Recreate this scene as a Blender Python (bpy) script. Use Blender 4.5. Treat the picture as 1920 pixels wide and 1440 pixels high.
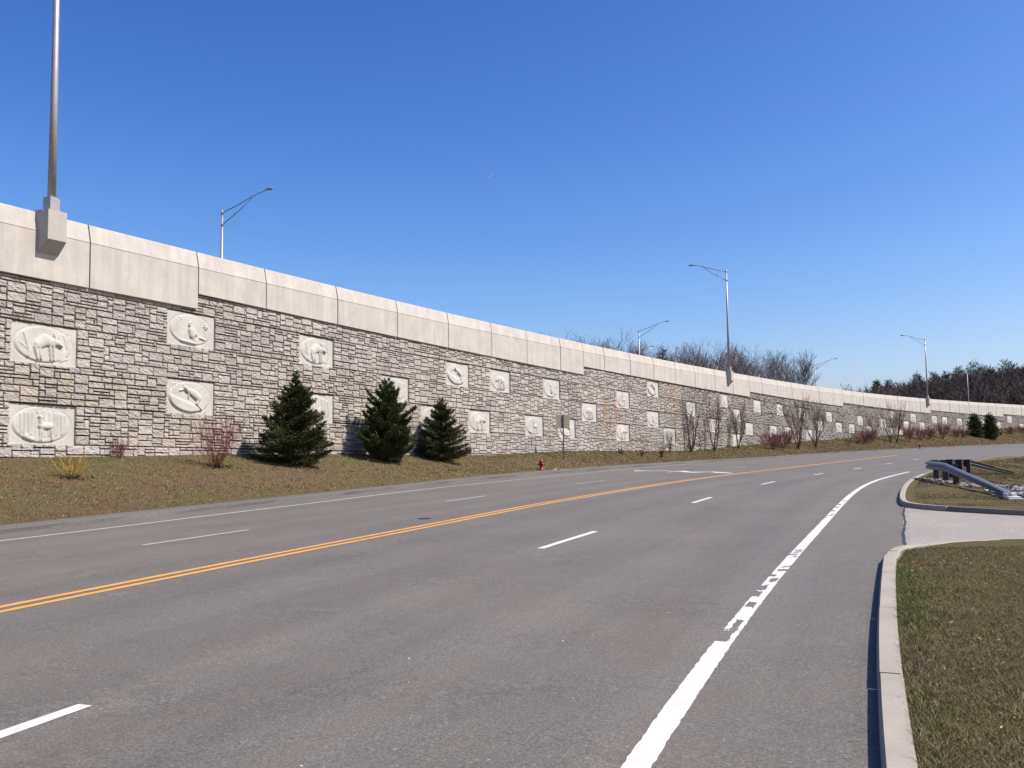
import bpy, math, random
import numpy as np
from mathutils import Vector, Matrix
random.seed(7); RS = np.random.RandomState(11)
sc = bpy.context.scene
for o in list(bpy.data.objects): bpy.data.objects.remove(o)
# ------------------------------------------------------------------ camera
EYE = 1.6802; PITCH = 0.07514; ROLL = 0.01324
cam = bpy.data.cameras.new('camera'); cam.sensor_width = 36; cam.lens = 1734/1920*36; cam.clip_end = 4000; cam.clip_start = .05
co = bpy.data.objects.new('camera', cam); sc.collection.objects.link(co); sc.camera = co
fw = Vector((0, math.cos(PITCH), math.sin(PITCH))); up = Vector((0, -math.sin(PITCH), math.cos(PITCH))); rt = Vector((1, 0, 0))
Rv = math.cos(ROLL)*rt - math.sin(ROLL)*up; Uv = math.sin(ROLL)*rt + math.cos(ROLL)*up
M = Matrix((Rv, Uv, -fw)).transposed().to_4x4(); M.translation = Vector((0, 0, EYE)); co.matrix_world = M
# ------------------------------------------------------------------ light
EL = math.radians(52); AZ = math.radians(-12)          # azimuth measured from +X towards +Y
SUN = Vector((math.cos(EL)*math.cos(AZ), math.cos(EL)*math.sin(AZ), math.sin(EL)))
w = bpy.data.worlds.new('World'); sc.world = w; w.use_nodes = True
nt = w.node_tree; bg = nt.nodes['Background']
sky = nt.nodes.new('ShaderNodeTexSky'); sky.sky_type = 'NISHITA'; sky.sun_disc = False
sky.sun_elevation = EL; sky.sun_rotation = math.pi/2 - AZ
sky.altitude = 200; sky.air_density = 1.0; sky.dust_density = 1.5; sky.ozone_density = 1.0
# camera-like tone response of the clear sky, channel by channel (deep blue overhead, pale at the horizon)
sep = nt.nodes.new('ShaderNodeSeparateColor'); com = nt.nodes.new('ShaderNodeCombineColor'); nt.links.new(sky.outputs[0], sep.inputs[0])
EXPO = .8; SKY_S = .1
for ch, (pw_, g_) in enumerate(((1.85, 4.2), (1.5, 2.82), (1.1, 2.42))):
    prev = sep.outputs[ch]
    for op, v_ in (('MULTIPLY', .08), ('POWER', pw_), ('MULTIPLY', g_), ('MINIMUM', 1.25), ('MULTIPLY', 1/(2**EXPO*SKY_S))):
        mn = nt.nodes.new('ShaderNodeMath'); mn.operation = op; nt.links.new(prev, mn.inputs[0]); mn.inputs[1].default_value = v_; prev = mn.outputs[0]
    nt.links.new(prev, com.inputs[ch])
nt.links.new(com.outputs[0], bg.inputs[0]); bg.inputs[1].default_value = SKY_S
sl = bpy.data.lights.new('sun', 'SUN'); sl.energy = 4.05; sl.angle = math.radians(.53); sl.color = (1, .955, .87)
so = bpy.data.objects.new('sun', sl); sc.collection.objects.link(so); so.rotation_euler = SUN.to_track_quat('Z', 'Y').to_euler(); so.location = (30, 0, 60)
sc.view_settings.view_transform = 'Standard'; sc.view_settings.look = 'None'; sc.view_settings.gamma = 1
sc.view_settings.use_curve_mapping = False; sc.view_settings.exposure = EXPO
sc.render.engine = 'CYCLES'
# ------------------------------------------------------------------ helpers
col = sc.collection
def link(name, me, parent=None, kind=None, label=None, cat=None, group=None, loc=None):
    o = bpy.data.objects.new(name, me); col.objects.link(o)
    if parent is not None: o.parent = parent
    if loc is not None: o.location = loc
    if kind: o['kind'] = kind
    if label: o['label'] = label
    if cat: o['category'] = cat
    if group: o['group'] = group
    return o
def thing(name, label, cat, loc=(0, 0, 0), group=None, rotz=0):
    o = link(name, None, None, None, label, cat, group, loc); o.rotation_euler = (0, 0, rotz); return o
def mesh(name, V, F, mat=None, smooth=False, tint=None, uv=None):
    """V (n,3); F array (m,k) or a list of arrays / lists"""
    me = bpy.data.meshes.new(name); V = np.asarray(V, dtype=np.float32)
    if isinstance(F, np.ndarray): F = [F]
    if F and not isinstance(F[0], np.ndarray):
        loops = np.concatenate([np.asarray(f) for f in F]); ln = np.array([len(f) for f in F])
    else:
        loops = np.concatenate([f.ravel() for f in F]); ln = np.concatenate([np.full(len(f), f.shape[1]) for f in F])
    st = np.concatenate([[0], np.cumsum(ln)[:-1]])
    me.vertices.add(len(V)); me.vertices.foreach_set('co', V.ravel())
    me.loops.add(len(loops)); me.loops.foreach_set('vertex_index', loops.astype(np.int32))
    me.polygons.add(len(ln)); me.polygons.foreach_set('loop_start', st.astype(np.int32)); me.polygons.foreach_set('loop_total', ln.astype(np.int32))
    me.polygons.foreach_set('use_smooth', np.full(len(ln), bool(smooth)))
    if tint is not None:
        a = me.attributes.new('tint', 'FLOAT_COLOR', 'POINT'); t = np.ones((len(V), 4), np.float32); t[:, :3] = tint; a.data.foreach_set('color', t.ravel())
    if uv is not None:
        a = me.uv_layers.new(name='UVMap'); a.data.foreach_set('uv', np.asarray(uv, np.float32)[loops].ravel())
    me.update(calc_edges=True); me.validate()
    if mat: me.materials.append(mat)
    return me
def gridF(nu, nv, off=0):
    i = np.arange(nu-1)[:, None]*nv + np.arange(nv-1)[None, :]; i = i.ravel()+off
    return np.stack([i, i+nv, i+nv+1, i+1], 1)
class MB:
    def __init__(s): s.V = []; s.F = []; s.n = 0
    def add(s, V, F):
        V = np.asarray(V, float); s.V.append(V); s.F += [[int(k)+s.n for k in f] for f in F]; s.n += len(V)
    def box(s, c, sx, sy, sz, R=None):
        v = np.array([[x, y, z] for x in (-.5, .5) for y in (-.5, .5) for z in (-.5, .5)])*np.array([sx, sy, sz])
        if R is not None: v = v@np.asarray(R).T
        s.add(v+np.array(c), [(0, 1, 3, 2), (4, 6, 7, 5), (0, 4, 5, 1), (2, 3, 7, 6), (0, 2, 6, 4), (1, 5, 7, 3)])
    def tube(s, pts, rad, n=10, cap=True):
        pts = np.asarray(pts, float); V = []
        for i, p in enumerate(pts):
            t = pts[min(i+1, len(pts)-1)]-pts[max(i-1, 0)]; t /= np.linalg.norm(t)+1e-9
            a = np.cross(t, [0, 0, 1.] if abs(t[2]) < .9 else [1., 0, 0]); a /= np.linalg.norm(a); b = np.cross(t, a)
            r = rad[i] if hasattr(rad, '__len__') else rad
            for k in range(n):
                q = 2*math.pi*k/n; V.append(p+r*(a*math.cos(q)+b*math.sin(q)))
        F = [(i*n+k, i*n+(k+1) % n, (i+1)*n+(k+1) % n, (i+1)*n+k) for i in range(len(pts)-1) for k in range(n)]
        if cap: F += [tuple(range(n))[::-1], tuple((len(pts)-1)*n+k for k in range(n))]
        s.add(V, F)
    def lathe(s, prof, n=16, c=(0, 0, 0)):
        V = [(c[0]+r*math.cos(2*math.pi*k/n), c[1]+r*math.sin(2*math.pi*k/n), c[2]+z) for r, z in prof for k in range(n)]
        F = [(i*n+k, i*n+(k+1) % n, (i+1)*n+(k+1) % n, (i+1)*n+k) for i in range(len(prof)-1) for k in range(n)]
        F += [tuple(range(n))[::-1], tuple((len(prof)-1)*n+k for k in range(n))]
        s.add(V, F)
    def me(s, name, mat, smooth=False): return mesh(name, np.concatenate(s.V), s.F, mat, smooth)
# ------------------------------------------------------------------ materials
def mat(name):
    m = bpy.data.materials.new(name); m.use_nodes = True; return m, m.node_tree.nodes, m.node_tree.links, m.node_tree.nodes['Principled BSDF']
def noise(N, L, vec, scale, detail=4, rough=.55, out='Fac'):
    n = N.new('ShaderNodeTexNoise'); n.inputs['Scale'].default_value = scale; n.inputs['Detail'].default_value = detail; n.inputs['Roughness'].default_value = rough
    if vec is not None: L.new(vec, n.inputs['Vector'])
    return n.outputs[out]
def ramp(N, L, f, stops):
    r = N.new('ShaderNodeValToRGB'); e = r.color_ramp.elements
    while len(e) < len(stops): e.new(.5)
    for k, (p, c) in enumerate(stops): e[k].position = p; e[k].color = (*c, 1) if len(c) == 3 else c
    L.new(f, r.inputs[0]); return r.outputs[0]
def mixc(N, L, f, a, b, mode='MIX'):
    m = N.new('ShaderNodeMix'); m.data_type = 'RGBA'; m.blend_type = mode
    for sock, v in ((0, f), (6, a), (7, b)):
        if hasattr(v, 'is_linked') or isinstance(v, bpy.types.NodeSocket): L.new(v, m.inputs[sock])
        elif sock == 0: m.inputs[0].default_value = v
        else: m.inputs[sock].default_value = (*v, 1)
    return m.outputs[2]
def math_(N, L, op, a, b=0., clamp=False):
    m = N.new('ShaderNodeMath'); m.operation = op; m.use_clamp = clamp
    for k, v in enumerate((a, b)):
        if isinstance(v, bpy.types.NodeSocket): L.new(v, m.inputs[k])
        else: m.inputs[k].default_value = v
    return m.outputs[0]
def bump(N, L, B, h, strength, dist):
    b = N.new('ShaderNodeBump'); b.inputs['Strength'].default_value = strength; b.inputs['Distance'].default_value = dist
    L.new(h, b.inputs['Height']); L.new(b.outputs[0], B.inputs['Normal']); return b
def pos(N): return N.new('ShaderNodeNewGeometry').outputs['Position']
def mapping(N, L, v, s=(1, 1, 1)):
    m = N.new('ShaderNodeMapping'); m.inputs['Scale'].default_value = s; L.new(v, m.inputs[0]); return m.outputs[0]
g3 = lambda v: (v, v, v)

def make_asphalt(name, base, tracks=True):
    m, N, L, B = mat(name); P = pos(N)
    fine = noise(N, L, P, 62, 4, .85); mid = noise(N, L, P, 1.1, 5, .6); big = noise(N, L, P, .16, 3)
    c = ramp(N, L, fine, [(.3, tuple(b*.38 for b in base)), (.5, base), (.7, tuple(b*1.75 for b in base))])
    c = mixc(N, L, 1., c, ramp(N, L, mid, [(.3, g3(.93)), (.7, g3(1.06))]), 'MULTIPLY')
    c = mixc(N, L, 1., c, ramp(N, L, big, [(.35, (.92, .93, .95)), (.65, (1.07, 1.04, 1.0))]), 'MULTIPLY')
    spk = noise(N, L, P, 38, 2, .6)
    c = mixc(N, L, ramp(N, L, spk, [(.70, g3(0)), (.76, g3(.5))]), c, (.42, .4, .37))
    gr2 = noise(N, L, P, 38, 3, .75); c = mixc(N, L, 1., c, ramp(N, L, gr2, [(.3, g3(.70)), (.5, g3(1.0)), (.72, g3(1.32))]), 'MULTIPLY')
    rk = noise(N, L, P, 2.2, 9, .8); rid = math_(N, L, 'ABSOLUTE', math_(N, L, 'SUBTRACT', rk, .5)); pg = ramp(N, L, noise(N, L, P, .55, 3, .6), [(.46, g3(0)), (.60, g3(.7))])
    c = mixc(N, L, math_(N, L, 'MULTIPLY', ramp(N, L, rid, [(0, g3(1)), (.02, g3(0))]), pg), c, tuple(b*.3 for b in base))
    if tracks:
        uv = N.new('ShaderNodeTexCoord').outputs['UV']; sx = N.new('ShaderNodeSeparateXYZ'); L.new(uv, sx.inputs[0])
        # wheel tracks: darker bands every half lane, wandering a little; stretched stains along the road
        long = noise(N, L, mapping(N, L, uv, (.045, 1.6, 1)), 1.0, 5, .6)
        c = mixc(N, L, 1., c, ramp(N, L, long, [(.3, g3(.88)), (.5, g3(1.0)), (.68, (1.06, 1.05, 1.03))]), 'MULTIPLY')
        wob = noise(N, L, mapping(N, L, uv, (.05, .3, 1)), 1.0, 2)
        o = math_(N, L, 'ADD', sx.outputs[1], math_(N, L, 'MULTIPLY', wob, .5))
        s_ = math_(N, L, 'SINE', math_(N, L, 'MULTIPLY', o, 2*math.pi/1.87))
        c = mixc(N, L, 1., c, ramp(N, L, math_(N, L, 'MULTIPLY_ADD', s_, .5) if False else math_(N, L, 'ADD', math_(N, L, 'MULTIPLY', s_, .5), .5), [(0, g3(.93)), (1, g3(1.04))]), 'MULTIPLY')
        # crack seams running along the lanes and a few tar-dark wandering cracks
        w1 = noise(N, L, mapping(N, L, uv, (.35, .35, 1)), 1.0, 6, .7)
        for oo, amp, wd, dk in ((5.5, 1.1, .022, .75), (-5.2, .25, .05, .72), (2.2, 1.6, .022, .6), (7.2, 2.2, .014, .65)):
            d = math_(N, L, 'ABSOLUTE', math_(N, L, 'SUBTRACT', math_(N, L, 'ADD', sx.outputs[1], math_(N, L, 'MULTIPLY', math_(N, L, 'SUBTRACT', w1, .5), amp)), oo))
            gate = ramp(N, L, noise(N, L, mapping(N, L, uv, (.22, .1, 1)), 1.0+oo*.13, 2), [(.45, g3(0)), (.56, g3(1))])
            k = math_(N, L, 'MULTIPLY', ramp(N, L, math_(N, L, 'DIVIDE', d, wd), [(0, g3(1)), (1, g3(0))]), gate)
            c = mixc(N, L, math_(N, L, 'MULTIPLY', k, 1-dk+.25), c, tuple(b*.45 for b in base))
        # oil-darkened and brown blotches
        bl = noise(N, L, mapping(N, L, uv, (.22, .8, 1)), 1.0, 4, .65)
        c = mixc(N, L, ramp(N, L, bl, [(.50, g3(0)), (.66, g3(.32))]), c, (base[0]*.95, base[1]*.78, base[2]*.64))
    L.new(c, B.inputs['Base Color']); B.inputs['Roughness'].default_value = .8; B.inputs['Specular IOR Level'].default_value = .45
    bump(N, L, B, fine, .55, .006); return m
M_ASPH = make_asphalt('asphalt', (.118, .104, .091)); M_BERM = make_asphalt('berm_asphalt', (.105, .096, .09), False)
M_DRIVE = make_asphalt('driveway_asphalt', (.245, .215, .195), False); M_TOPROAD = make_asphalt('upper_asphalt', (.12, .12, .12), False)

def make_paint(name, colr, wear=.5):
    m, N, L, B = mat(name); P = pos(N)
    f = noise(N, L, P, 60, 4, .7); g = noise(N, L, P, 5, 4, .6)
    c = mixc(N, L, ramp(N, L, f, [(.3, g3(wear)), (.46, g3(0))]), colr, (.17, .16, .15))
    c = mixc(N, L, 1., c, ramp(N, L, g, [(.3, g3(.84)), (.65, g3(1.03))]), 'MULTIPLY')
    L.new(c, B.inputs['Base Color']); B.inputs['Roughness'].default_value = .6; bump(N, L, B, f, .3, .003); return m
M_WHITE = make_paint('white_paint', (.60, .565, .52), .45); M_WHITE_OLD = make_paint('old_white_paint', (.42, .39, .36), .8)
M_YEL = make_paint('yellow_paint', (.66, .30, .05), .45)

def make_concrete(name, base, stain=.5, streak=True, tint=False, bs=.25):
    m, N, L, B = mat(name); P = pos(N)
    f = noise(N, L, P, 40, 5, .7); g = noise(N, L, P, 1.3, 5, .62)
    c = ramp(N, L, g, [(.3, tuple(b*.86 for b in base)), (.7, tuple(min(.9, b*1.08) for b in base))])
    if streak:
        s = noise(N, L, mapping(N, L, P, (2.6, 2.6, .22)), 1.0, 5, .7)
        c = mixc(N, L, ramp(N, L, s, [(.42, g3(0)), (.72, g3(stain))]), c, tuple(b*k for b, k in zip(base, (.72, .68, .60))))
        s2 = noise(N, L, mapping(N, L, P, (9, 9, .5)), 1.0, 3, .7)
        c = mixc(N, L, ramp(N, L, s2, [(.58, g3(0)), (.8, g3(stain*.6))]), c, tuple(b*k for b, k in zip(base, (.70, .66, .62))))
    c = mixc(N, L, 1., c, ramp(N, L, f, [(.3, g3(.9)), (.7, g3(1.07))]), 'MULTIPLY')
    if tint:
        a = N.new('ShaderNodeAttribute'); a.attribute_name = 'tint'; c = mixc(N, L, 1., c, a.outputs['Color'], 'MULTIPLY')
    L.new(c, B.inputs['Base Color']); B.inputs['Roughness'].default_value = .88
    bump(N, L, B, f, bs, .01); return m
M_COPE = make_concrete('coping_concrete', (.46, .415, .38), .62); M_ART = make_concrete('relief_concrete', (.45, .42, .385), .3, bs=.1)
M_KERB = make_concrete('kerb_concrete', (.30, .258, .215), .3, False); M_CORE = make_concrete('joint_concrete', (.11, .085, .07), .3)
M_GRAN = make_concrete('dark_kerb', (.16, .14, .125), .3, False); M_PED = make_concrete('pedestal_concrete', (.40, .365, .34), .3)
# split-face stone: rough, tinted stone by stone
m, N, L, B = mat('split_face_concrete'); P = pos(N)
v = N.new('ShaderNodeTexVoronoi'); v.inputs['Scale'].default_value = 17; v.feature = 'F1'; L.new(P, v.inputs['Vector'])
f = noise(N, L, P, 22, 6, .75); g = noise(N, L, P, .55, 4, .6)
c = ramp(N, L, g, [(.3, (.32, .292, .268)), (.5, (.365, .333, .305)), (.7, (.41, .375, .342))])
c = mixc(N, L, 1., c, ramp(N, L, f, [(.34, g3(.72)), (.5, g3(1.)), (.68, g3(1.18))]), 'MULTIPLY')
a = N.new('ShaderNodeAttribute'); a.attribute_name = 'tint'; c = mixc(N, L, 1., c, a.outputs['Color'], 'MULTIPLY')
L.new(c, B.inputs['Base Color']); B.inputs['Roughness'].default_value = .9
hh = math_(N, L, 'ADD', f, math_(N, L, 'MULTIPLY', v.outputs['Distance'], .8)); bump(N, L, B, hh, .9, .035)
M_STONE = m
def make_grass(name, warm=0.):
    m, N, L, B = mat(name); P = pos(N)
    big = noise(N, L, P, .45, 5, .68); mid = noise(N, L, P, 3.1, 5, .7); fine = noise(N, L, P, 34, 5, .78)
    c = ramp(N, L, big, [(.34, (.125, .068, .048)), (.46, (.135, .09, .048)), (.56, (.115, .10, .036)), (.68, (.07, .095, .026))])
    c2 = ramp(N, L, mid, [(.3, (.085, .05, .034)), (.45, (.125, .088, .048)), (.6, (.09, .08, .032)), (.72, (.055, .072, .02))])
    c = mixc(N, L, .55, c, c2)
    c = mixc(N, L, 1., c, ramp(N, L, fine, [(.3, g3(.45)), (.5, g3(1.)), (.68, g3(1.6))]), 'MULTIPLY')
    fl = noise(N, L, P, 11, 3, .6); c = mixc(N, L, ramp(N, L, fl, [(.725, g3(0)), (.76, g3(.7))]), c, (.36, .28, .19))
    L.new(c, B.inputs['Base Color']); B.inputs['Roughness'].default_value = .95; B.inputs['Specular IOR Level'].default_value = .1
    bump(N, L, B, fine, 1., .05); return m
M_GRASS = make_grass('dormant_grass')
def plain(name, c, rough=.6, metal=0., var=.15, sc_=20, tint=False, spec=.4):
    m, N, L, B = mat(name); P = pos(N); n = noise(N, L, P, sc_, 4, .6)
    k = ramp(N, L, n, [(.3, tuple(x*(1-var) for x in c)), (.7, tuple(min(1, x*(1+var)) for x in c))])
    if tint:
        a = N.new('ShaderNodeAttribute'); a.attribute_name = 'tint'; k = mixc(N, L, 1., k, a.outputs['Color'], 'MULTIPLY')
    L.new(k, B.inputs['Base Color']); B.inputs['Roughness'].default_value = rough; B.inputs['Metallic'].default_value = metal; B.inputs['Specular IOR Level'].default_value = spec
    return m
M_ALU = plain('spun_aluminium', (.36, .32, .325), .42, .35, .1, 6); M_GALV = plain('galvanised_steel', (.21, .215, .23), .5, .25, .22, 9); M_FLARE = plain('painted_terminal', (.62, .60, .57), .5)
M_WOODP = plain('dark_post', (.035, .033, .036), .8); M_HYD = plain('red_enamel', (.20, .018, .02), .45, 0, .2, 30)
M_SIGNB = plain('sign_back', (.27, .215, .16), .6, .0, .08, 5); M_STEELP = plain('green_steel_post', (.05, .065, .065), .6, .3)
M_GLASS = plain('lamp_glass', (.5, .5, .47), .25); M_LITTER = plain('white_litter', (.75, .75, .72), .6)
M_NEEDLE = plain('spruce_needles', (.040, .042, .015), .7, 0, .3, 9, True, .25); M_PINE = plain('pine_needles', (.052, .064, .02), .65, 0, .3, 9, True, .25)
M_BARK = plain('bark', (.075, .057, .05), .9, 0, .25, 25, True); M_FARBARK = plain('hazed_far_bark', (.17, .135, .13), .9, 0, .25, 3, True)  # bark of distant trees is paler: distance haze put into its base colour
M_RED = plain('red_twigs', (.22, .045, .042), .55, 0, .3, 12, True); M_YTW = plain('yellow_twigs', (.46, .31, .085), .55, 0, .3, 12, True)
M_DARKST = plain('dark_steel', (.045, .043, .045), .7); M_MAROON = plain('maroon_twigs', (.22, .10, .095), .8, 0, .25, 8, True); M_BLADE = plain('grass_blades', (1, 1, 1), .8, 0, .12, 2, True, .15)
M_RIP = plain('riprap_stone', (.24, .22, .21), .85, 0, .35, 5, True); M_SOIL = plain('mulch', (.07, .045, .03), .95)
M_IRON = plain('cast_iron', (.05, .045, .04), .6, .4); M_DEADLEAF = plain('dead_leaves', (.42, .33, .23), .8, 0, .3, 30, True)
# ------------------------------------------------------------------ road frame: station s along the yellow line, offset o to its right
KN = [0, 15, 35, 60, 90, 130, 180, 260]
RK = [0.00668, -0.00088, 0.00579, 0.00110, 0.00201, 0.00248, 0.00272, 0.00287]; RG = [0.01369, 0.01299, 0.00566, 0.00836, 0.01535, 0.01027, 0.01189, 0.01161]
S = np.arange(-60, 260.01, .5); CF = .00788
_k = np.interp(S, KN, RK); _th = 0.35800+np.cumsum(_k)*.5; i0 = int(60/.5); _th -= _th[i0]-0.35800
_x = np.cumsum(np.sin(_th))*.5; _y = np.cumsum(np.cos(_th))*.5; _x += -6.4410-_x[i0]; _y += 8.5646-_y[i0]
_z = np.cumsum(np.interp(S, KN, RG))*.5; _z -= _z[i0]
def fbm(x, y, seed=0):
    r = np.random.RandomState(seed); v = 0
    for k in range(5):
        f = .13*2**k; a, b, c, d = r.rand(4)*6; v = v+np.sin(x*f*1.3+y*f*.7+a+2*np.sin(y*f+b))*np.cos(y*f*1.1-x*f*.5+c+np.sin(x*f*.8+d))/1.7**k
    return v
def P3(s, o, dz=0.):
    s = np.asarray(s, float); o = np.asarray(o, float); th = np.interp(s, S, _th)
    return np.stack([np.interp(s, S, _x)+o*np.cos(th), np.interp(s, S, _y)-o*np.sin(th), np.interp(s, S, _z)-CF*o+dz], -1)
def SO(X, Y):
    X = np.atleast_1d(np.asarray(X, float)); Y = np.atleast_1d(np.asarray(Y, float)); out = np.empty((len(X), 2))
    for a in range(0, len(X), 4000):
        x, y = X[a:a+4000, None], Y[a:a+4000, None]; i = np.argmin((x-_x)**2+(y-_y)**2, 1); dx = x[:, 0]-_x[i]; dy = y[:, 0]-_y[i]
        out[a:a+4000, 0] = S[i]+dx*np.sin(_th[i])+dy*np.cos(_th[i]); out[a:a+4000, 1] = dx*np.cos(_th[i])-dy*np.sin(_th[i])
    return out
tab = lambda t: (lambda s: np.interp(s, [a for a, _ in t], [b for _, b in t]))
kerbL = tab([(-60, -7.8), (8, -7.8), (15, -8.05), (20, -8.2), (28.6, -8.9), (35, -9.7), (53, -10.7), (70, -10.9), (83, -9.5), (106, -8.8), (132, -8.2), (165, -9), (189, -8.1), (400, -8.1)])
bermE = tab([(-60, -8.6), (8, -8.6), (16, -8.85), (21, -8.95), (29, -9.6), (37.6, -11.0), (46, -11.9), (61, -12.6), (73, -12.0), (85, -10.2), (107, -9.4), (135, -8.8), (165, -9.5), (189, -8.7), (400, -8.7)])
roadR = tab([(-60, 9.35), (62, 9.35), (72, 10.03), (85, 10.1), (92, 11.5), (100, 12.2), (400, 12.2)])
# ------------------------------------------------------------------ wall frame: station t along the wall, height z, n out of the face
KW = 1.12
T = np.arange(-10, 260, .5); WKN = [0, 20, 45, 80, 130, 180, 260.]
_q = [-21.01372, 11.58301, 0.42005, 0.00204, 0.00205, 0.00237, 0.00069, 0.00388, 0.00114, 0.00113]
_wt = _q[2]+np.cumsum(np.interp(T, WKN, _q[3:10]))*.5; _wt -= _wt[20]-_q[2]
_wx = np.cumsum(np.sin(_wt))*.5; _wy = np.cumsum(np.cos(_wt))*.5; _wx += _q[0]-_wx[20]; _wy += _q[1]-_wy[20]
def WP(t, z, n=0.):
    """t,z in wall units (1 unit = KW metres), n in metres towards the road"""
    t = np.asarray(t, float); th = np.interp(t, T, _wt)
    return np.stack(np.broadcast_arrays(KW*np.interp(t, T, _wx)+n*np.cos(th), KW*np.interp(t, T, _wy)-n*np.sin(th), EYE+KW*(np.asarray(z, float)-EYE)), -1)
wbase = tab([(-10, 1.7), (15.8, 1.74), (26.1, 1.8), (44.4, 1.6), (47.02, 1.69), (53.85, 1.8), (64.43, 1.75), (75.22, 1.7), (81.72, 1.95), (89.37, 2.2), (114.13, 2.78), (125.67, 3.15), (157.56, 4.05), (170.51, 4.35), (188.94, 5.1), (198.62, 5.25), (260, 6.5)])
wtop = tab([(-10, 8.93), (22, 8.95), (72, 8.92), (90, 9.0), (122, 9.15), (157, 9.24), (199, 9.42), (260, 9.7)])
_ws = []
for tt in T[::2]:
    p = WP(tt, float(wbase(tt)), .12); so_ = SO(p[0], p[1])[0]; _ws.append((so_[0], so_[1], p[2]))
_ws = np.array(_ws); _ws = _ws[np.argsort(_ws[:, 0])]
def bank(s, f):
    """left bank: f=0 at the berm edge, 1 at the wall foot"""
    s = np.asarray(s, float); f = np.asarray(f, float); b = bermE(s); wo = np.interp(s, _ws[:, 0], _ws[:, 1]); zw = np.interp(s, _ws[:, 0], _ws[:, 2])
    p = P3(s, b+(wo-b)*f); zb = P3(s, b, .1)[..., 2]; p[..., 2] = zb+(zw-zb)*f; return p
def bank_at(X, Y):
    s, o = SO(X, Y)[0]; b = bermE(s); wo = np.interp(s, _ws[:, 0], _ws[:, 1]); return float(bank(s, min(1, max(0, (o-b)/(wo-b))))[2])
def verge_z(s, o, dz=.1):
    """right-hand ground: level with the kerb, falling away behind the island"""
    drop = np.clip((s-26)/14, 0, 1)*np.clip(o-10.4, 0, 5)*.13
    return P3(s, o, dz)[..., 2]-drop
# ------------------------------------------------------------------ ground
def fbm(x, y, seed=0):
    r = np.random.RandomState(seed); v = 0
    for k in range(5):
        f = .13*2**k; a, b, c, d = r.rand(4)*6; v = v+np.sin(x*f*1.3+y*f*.7+a+2*np.sin(y*f+b))*np.cos(y*f*1.1-x*f*.5+c+np.sin(x*f*.8+d))/1.7**k
    return v
gx = np.concatenate([np.arange(-900, -60, 60), np.arange(-60, 120, 6), np.arange(120, 1500, 60)]); gy = np.concatenate([np.arange(-300, -30, 30), np.arange(-30, 260, 6), np.arange(260, 1800, 70)])
GX, GY = np.meshgrid(gx, gy, indexing='ij'); so_ = SO(GX.ravel(), GY.ravel()); ss = np.clip(so_[:, 0], -60, 260)
zz = np.interp(ss, S, _z)-CF*np.clip(so_[:, 1], -10, 15)-.75
ground_me = mesh('ground', np.stack([GX.ravel(), GY.ravel(), zz], 1), gridF(len(gx), len(gy)), M_GRASS, True)
link('ground', ground_me, kind='structure')
sv = np.concatenate([np.arange(-60, 60, 1.), np.arange(60, 258, 2.)])
def strip(name, sa, offs, dz, material, parent=None, kind=None, **kw):
    """sheet over stations sa; offs = list of offset functions or constants"""
    cols = []
    for of in offs: cols.append(P3(sa, of(sa) if callable(of) else np.full(len(sa), float(of)), dz))
    V = np.stack(cols, 1).reshape(-1, 3); uv = np.stack([np.repeat(sa, len(offs)), np.stack([of(sa) if callable(of) else np.full(len(sa), float(of)) for of in offs], 1).ravel()], 1)
    F = gridF(len(sa), len(offs))[:, ::-1]
    return link(name, mesh(name, V, F, material, uv=uv), parent, kind, **kw)
offs = [kerbL, -6., -4., -2., 0., 2., 4., 6., 8., roadR]
road = strip('road', sv, offs, 0, M_ASPH, kind='structure')
# markings, each a child of the road
def line(name, s0, s1, of, wd, material, dz=.004, step=1., jit=.0):
    sa = np.linspace(s0, s1, max(3, int(round((s1-s0)/step))+1)); o = of(sa) if callable(of) else np.full(len(sa), float(of))
    j = RS.uniform(-jit, jit, (2, len(sa)))
    V = np.stack([P3(sa, o-wd/2+j[0], dz), P3(sa, o+wd/2+j[1], dz)], 1).reshape(-1, 3)
    return link(name, mesh(name, V, gridF(len(sa), 2)[:, ::-1], material, uv=np.stack([np.repeat(sa, 2), np.zeros(2*len(sa))], 1)), road)
yc = tab([(-40, 0), (2, 0), (12, -.02), (18.5, -.1), (26.6, .1), (36, .1), (51, 0), (73, -.2), (91, 0), (260, 0)])
line('yellow_line', -40, 96, lambda s: yc(s)-.13, .115, M_YEL, jit=.006); line('yellow_line', -40, 96, lambda s: yc(s)+.13, .115, M_YEL, jit=.006)
line('white_edge_line', -40, 66, tab([(-40, -6.4), (7.2, -6.51), (10, -6.57), (13.3, -6.72), (18.4, -6.88), (25.9, -7.45), (35.8, -7.9), (52.3, -9.2), (66, -9.9)]), .12, M_WHITE_OLD, jit=.005)
for a, b, o in ((-5, -.63, 3.88), (9.15, 12.15, 3.76), (20.6, 23.3, 3.9), (32.3, 35.3, 4.0), (44.1, 46.6, 4.2), (54.5, 57, 4.45), (66.5, 69.2, 4.4), (79, 82, 4.4), (-17, -14, 3.85)):
    line('lane_dash', a, b, o, .13, M_WHITE, step=.5, jit=.004)
for a, b, o in ((7.5, 10.4, -3.26), (19.5, 22.3, -3.28), (31.4, 34.8, -3.4), (56, 59.5, -3.5), (68.5, 71, -3.5), (81, 84, -3.5), (-4.7, -1.7, -3.25)):
    line('lane_dash', a, b, o, .1, M_WHITE_OLD, step=.5, jit=.004)
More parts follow.
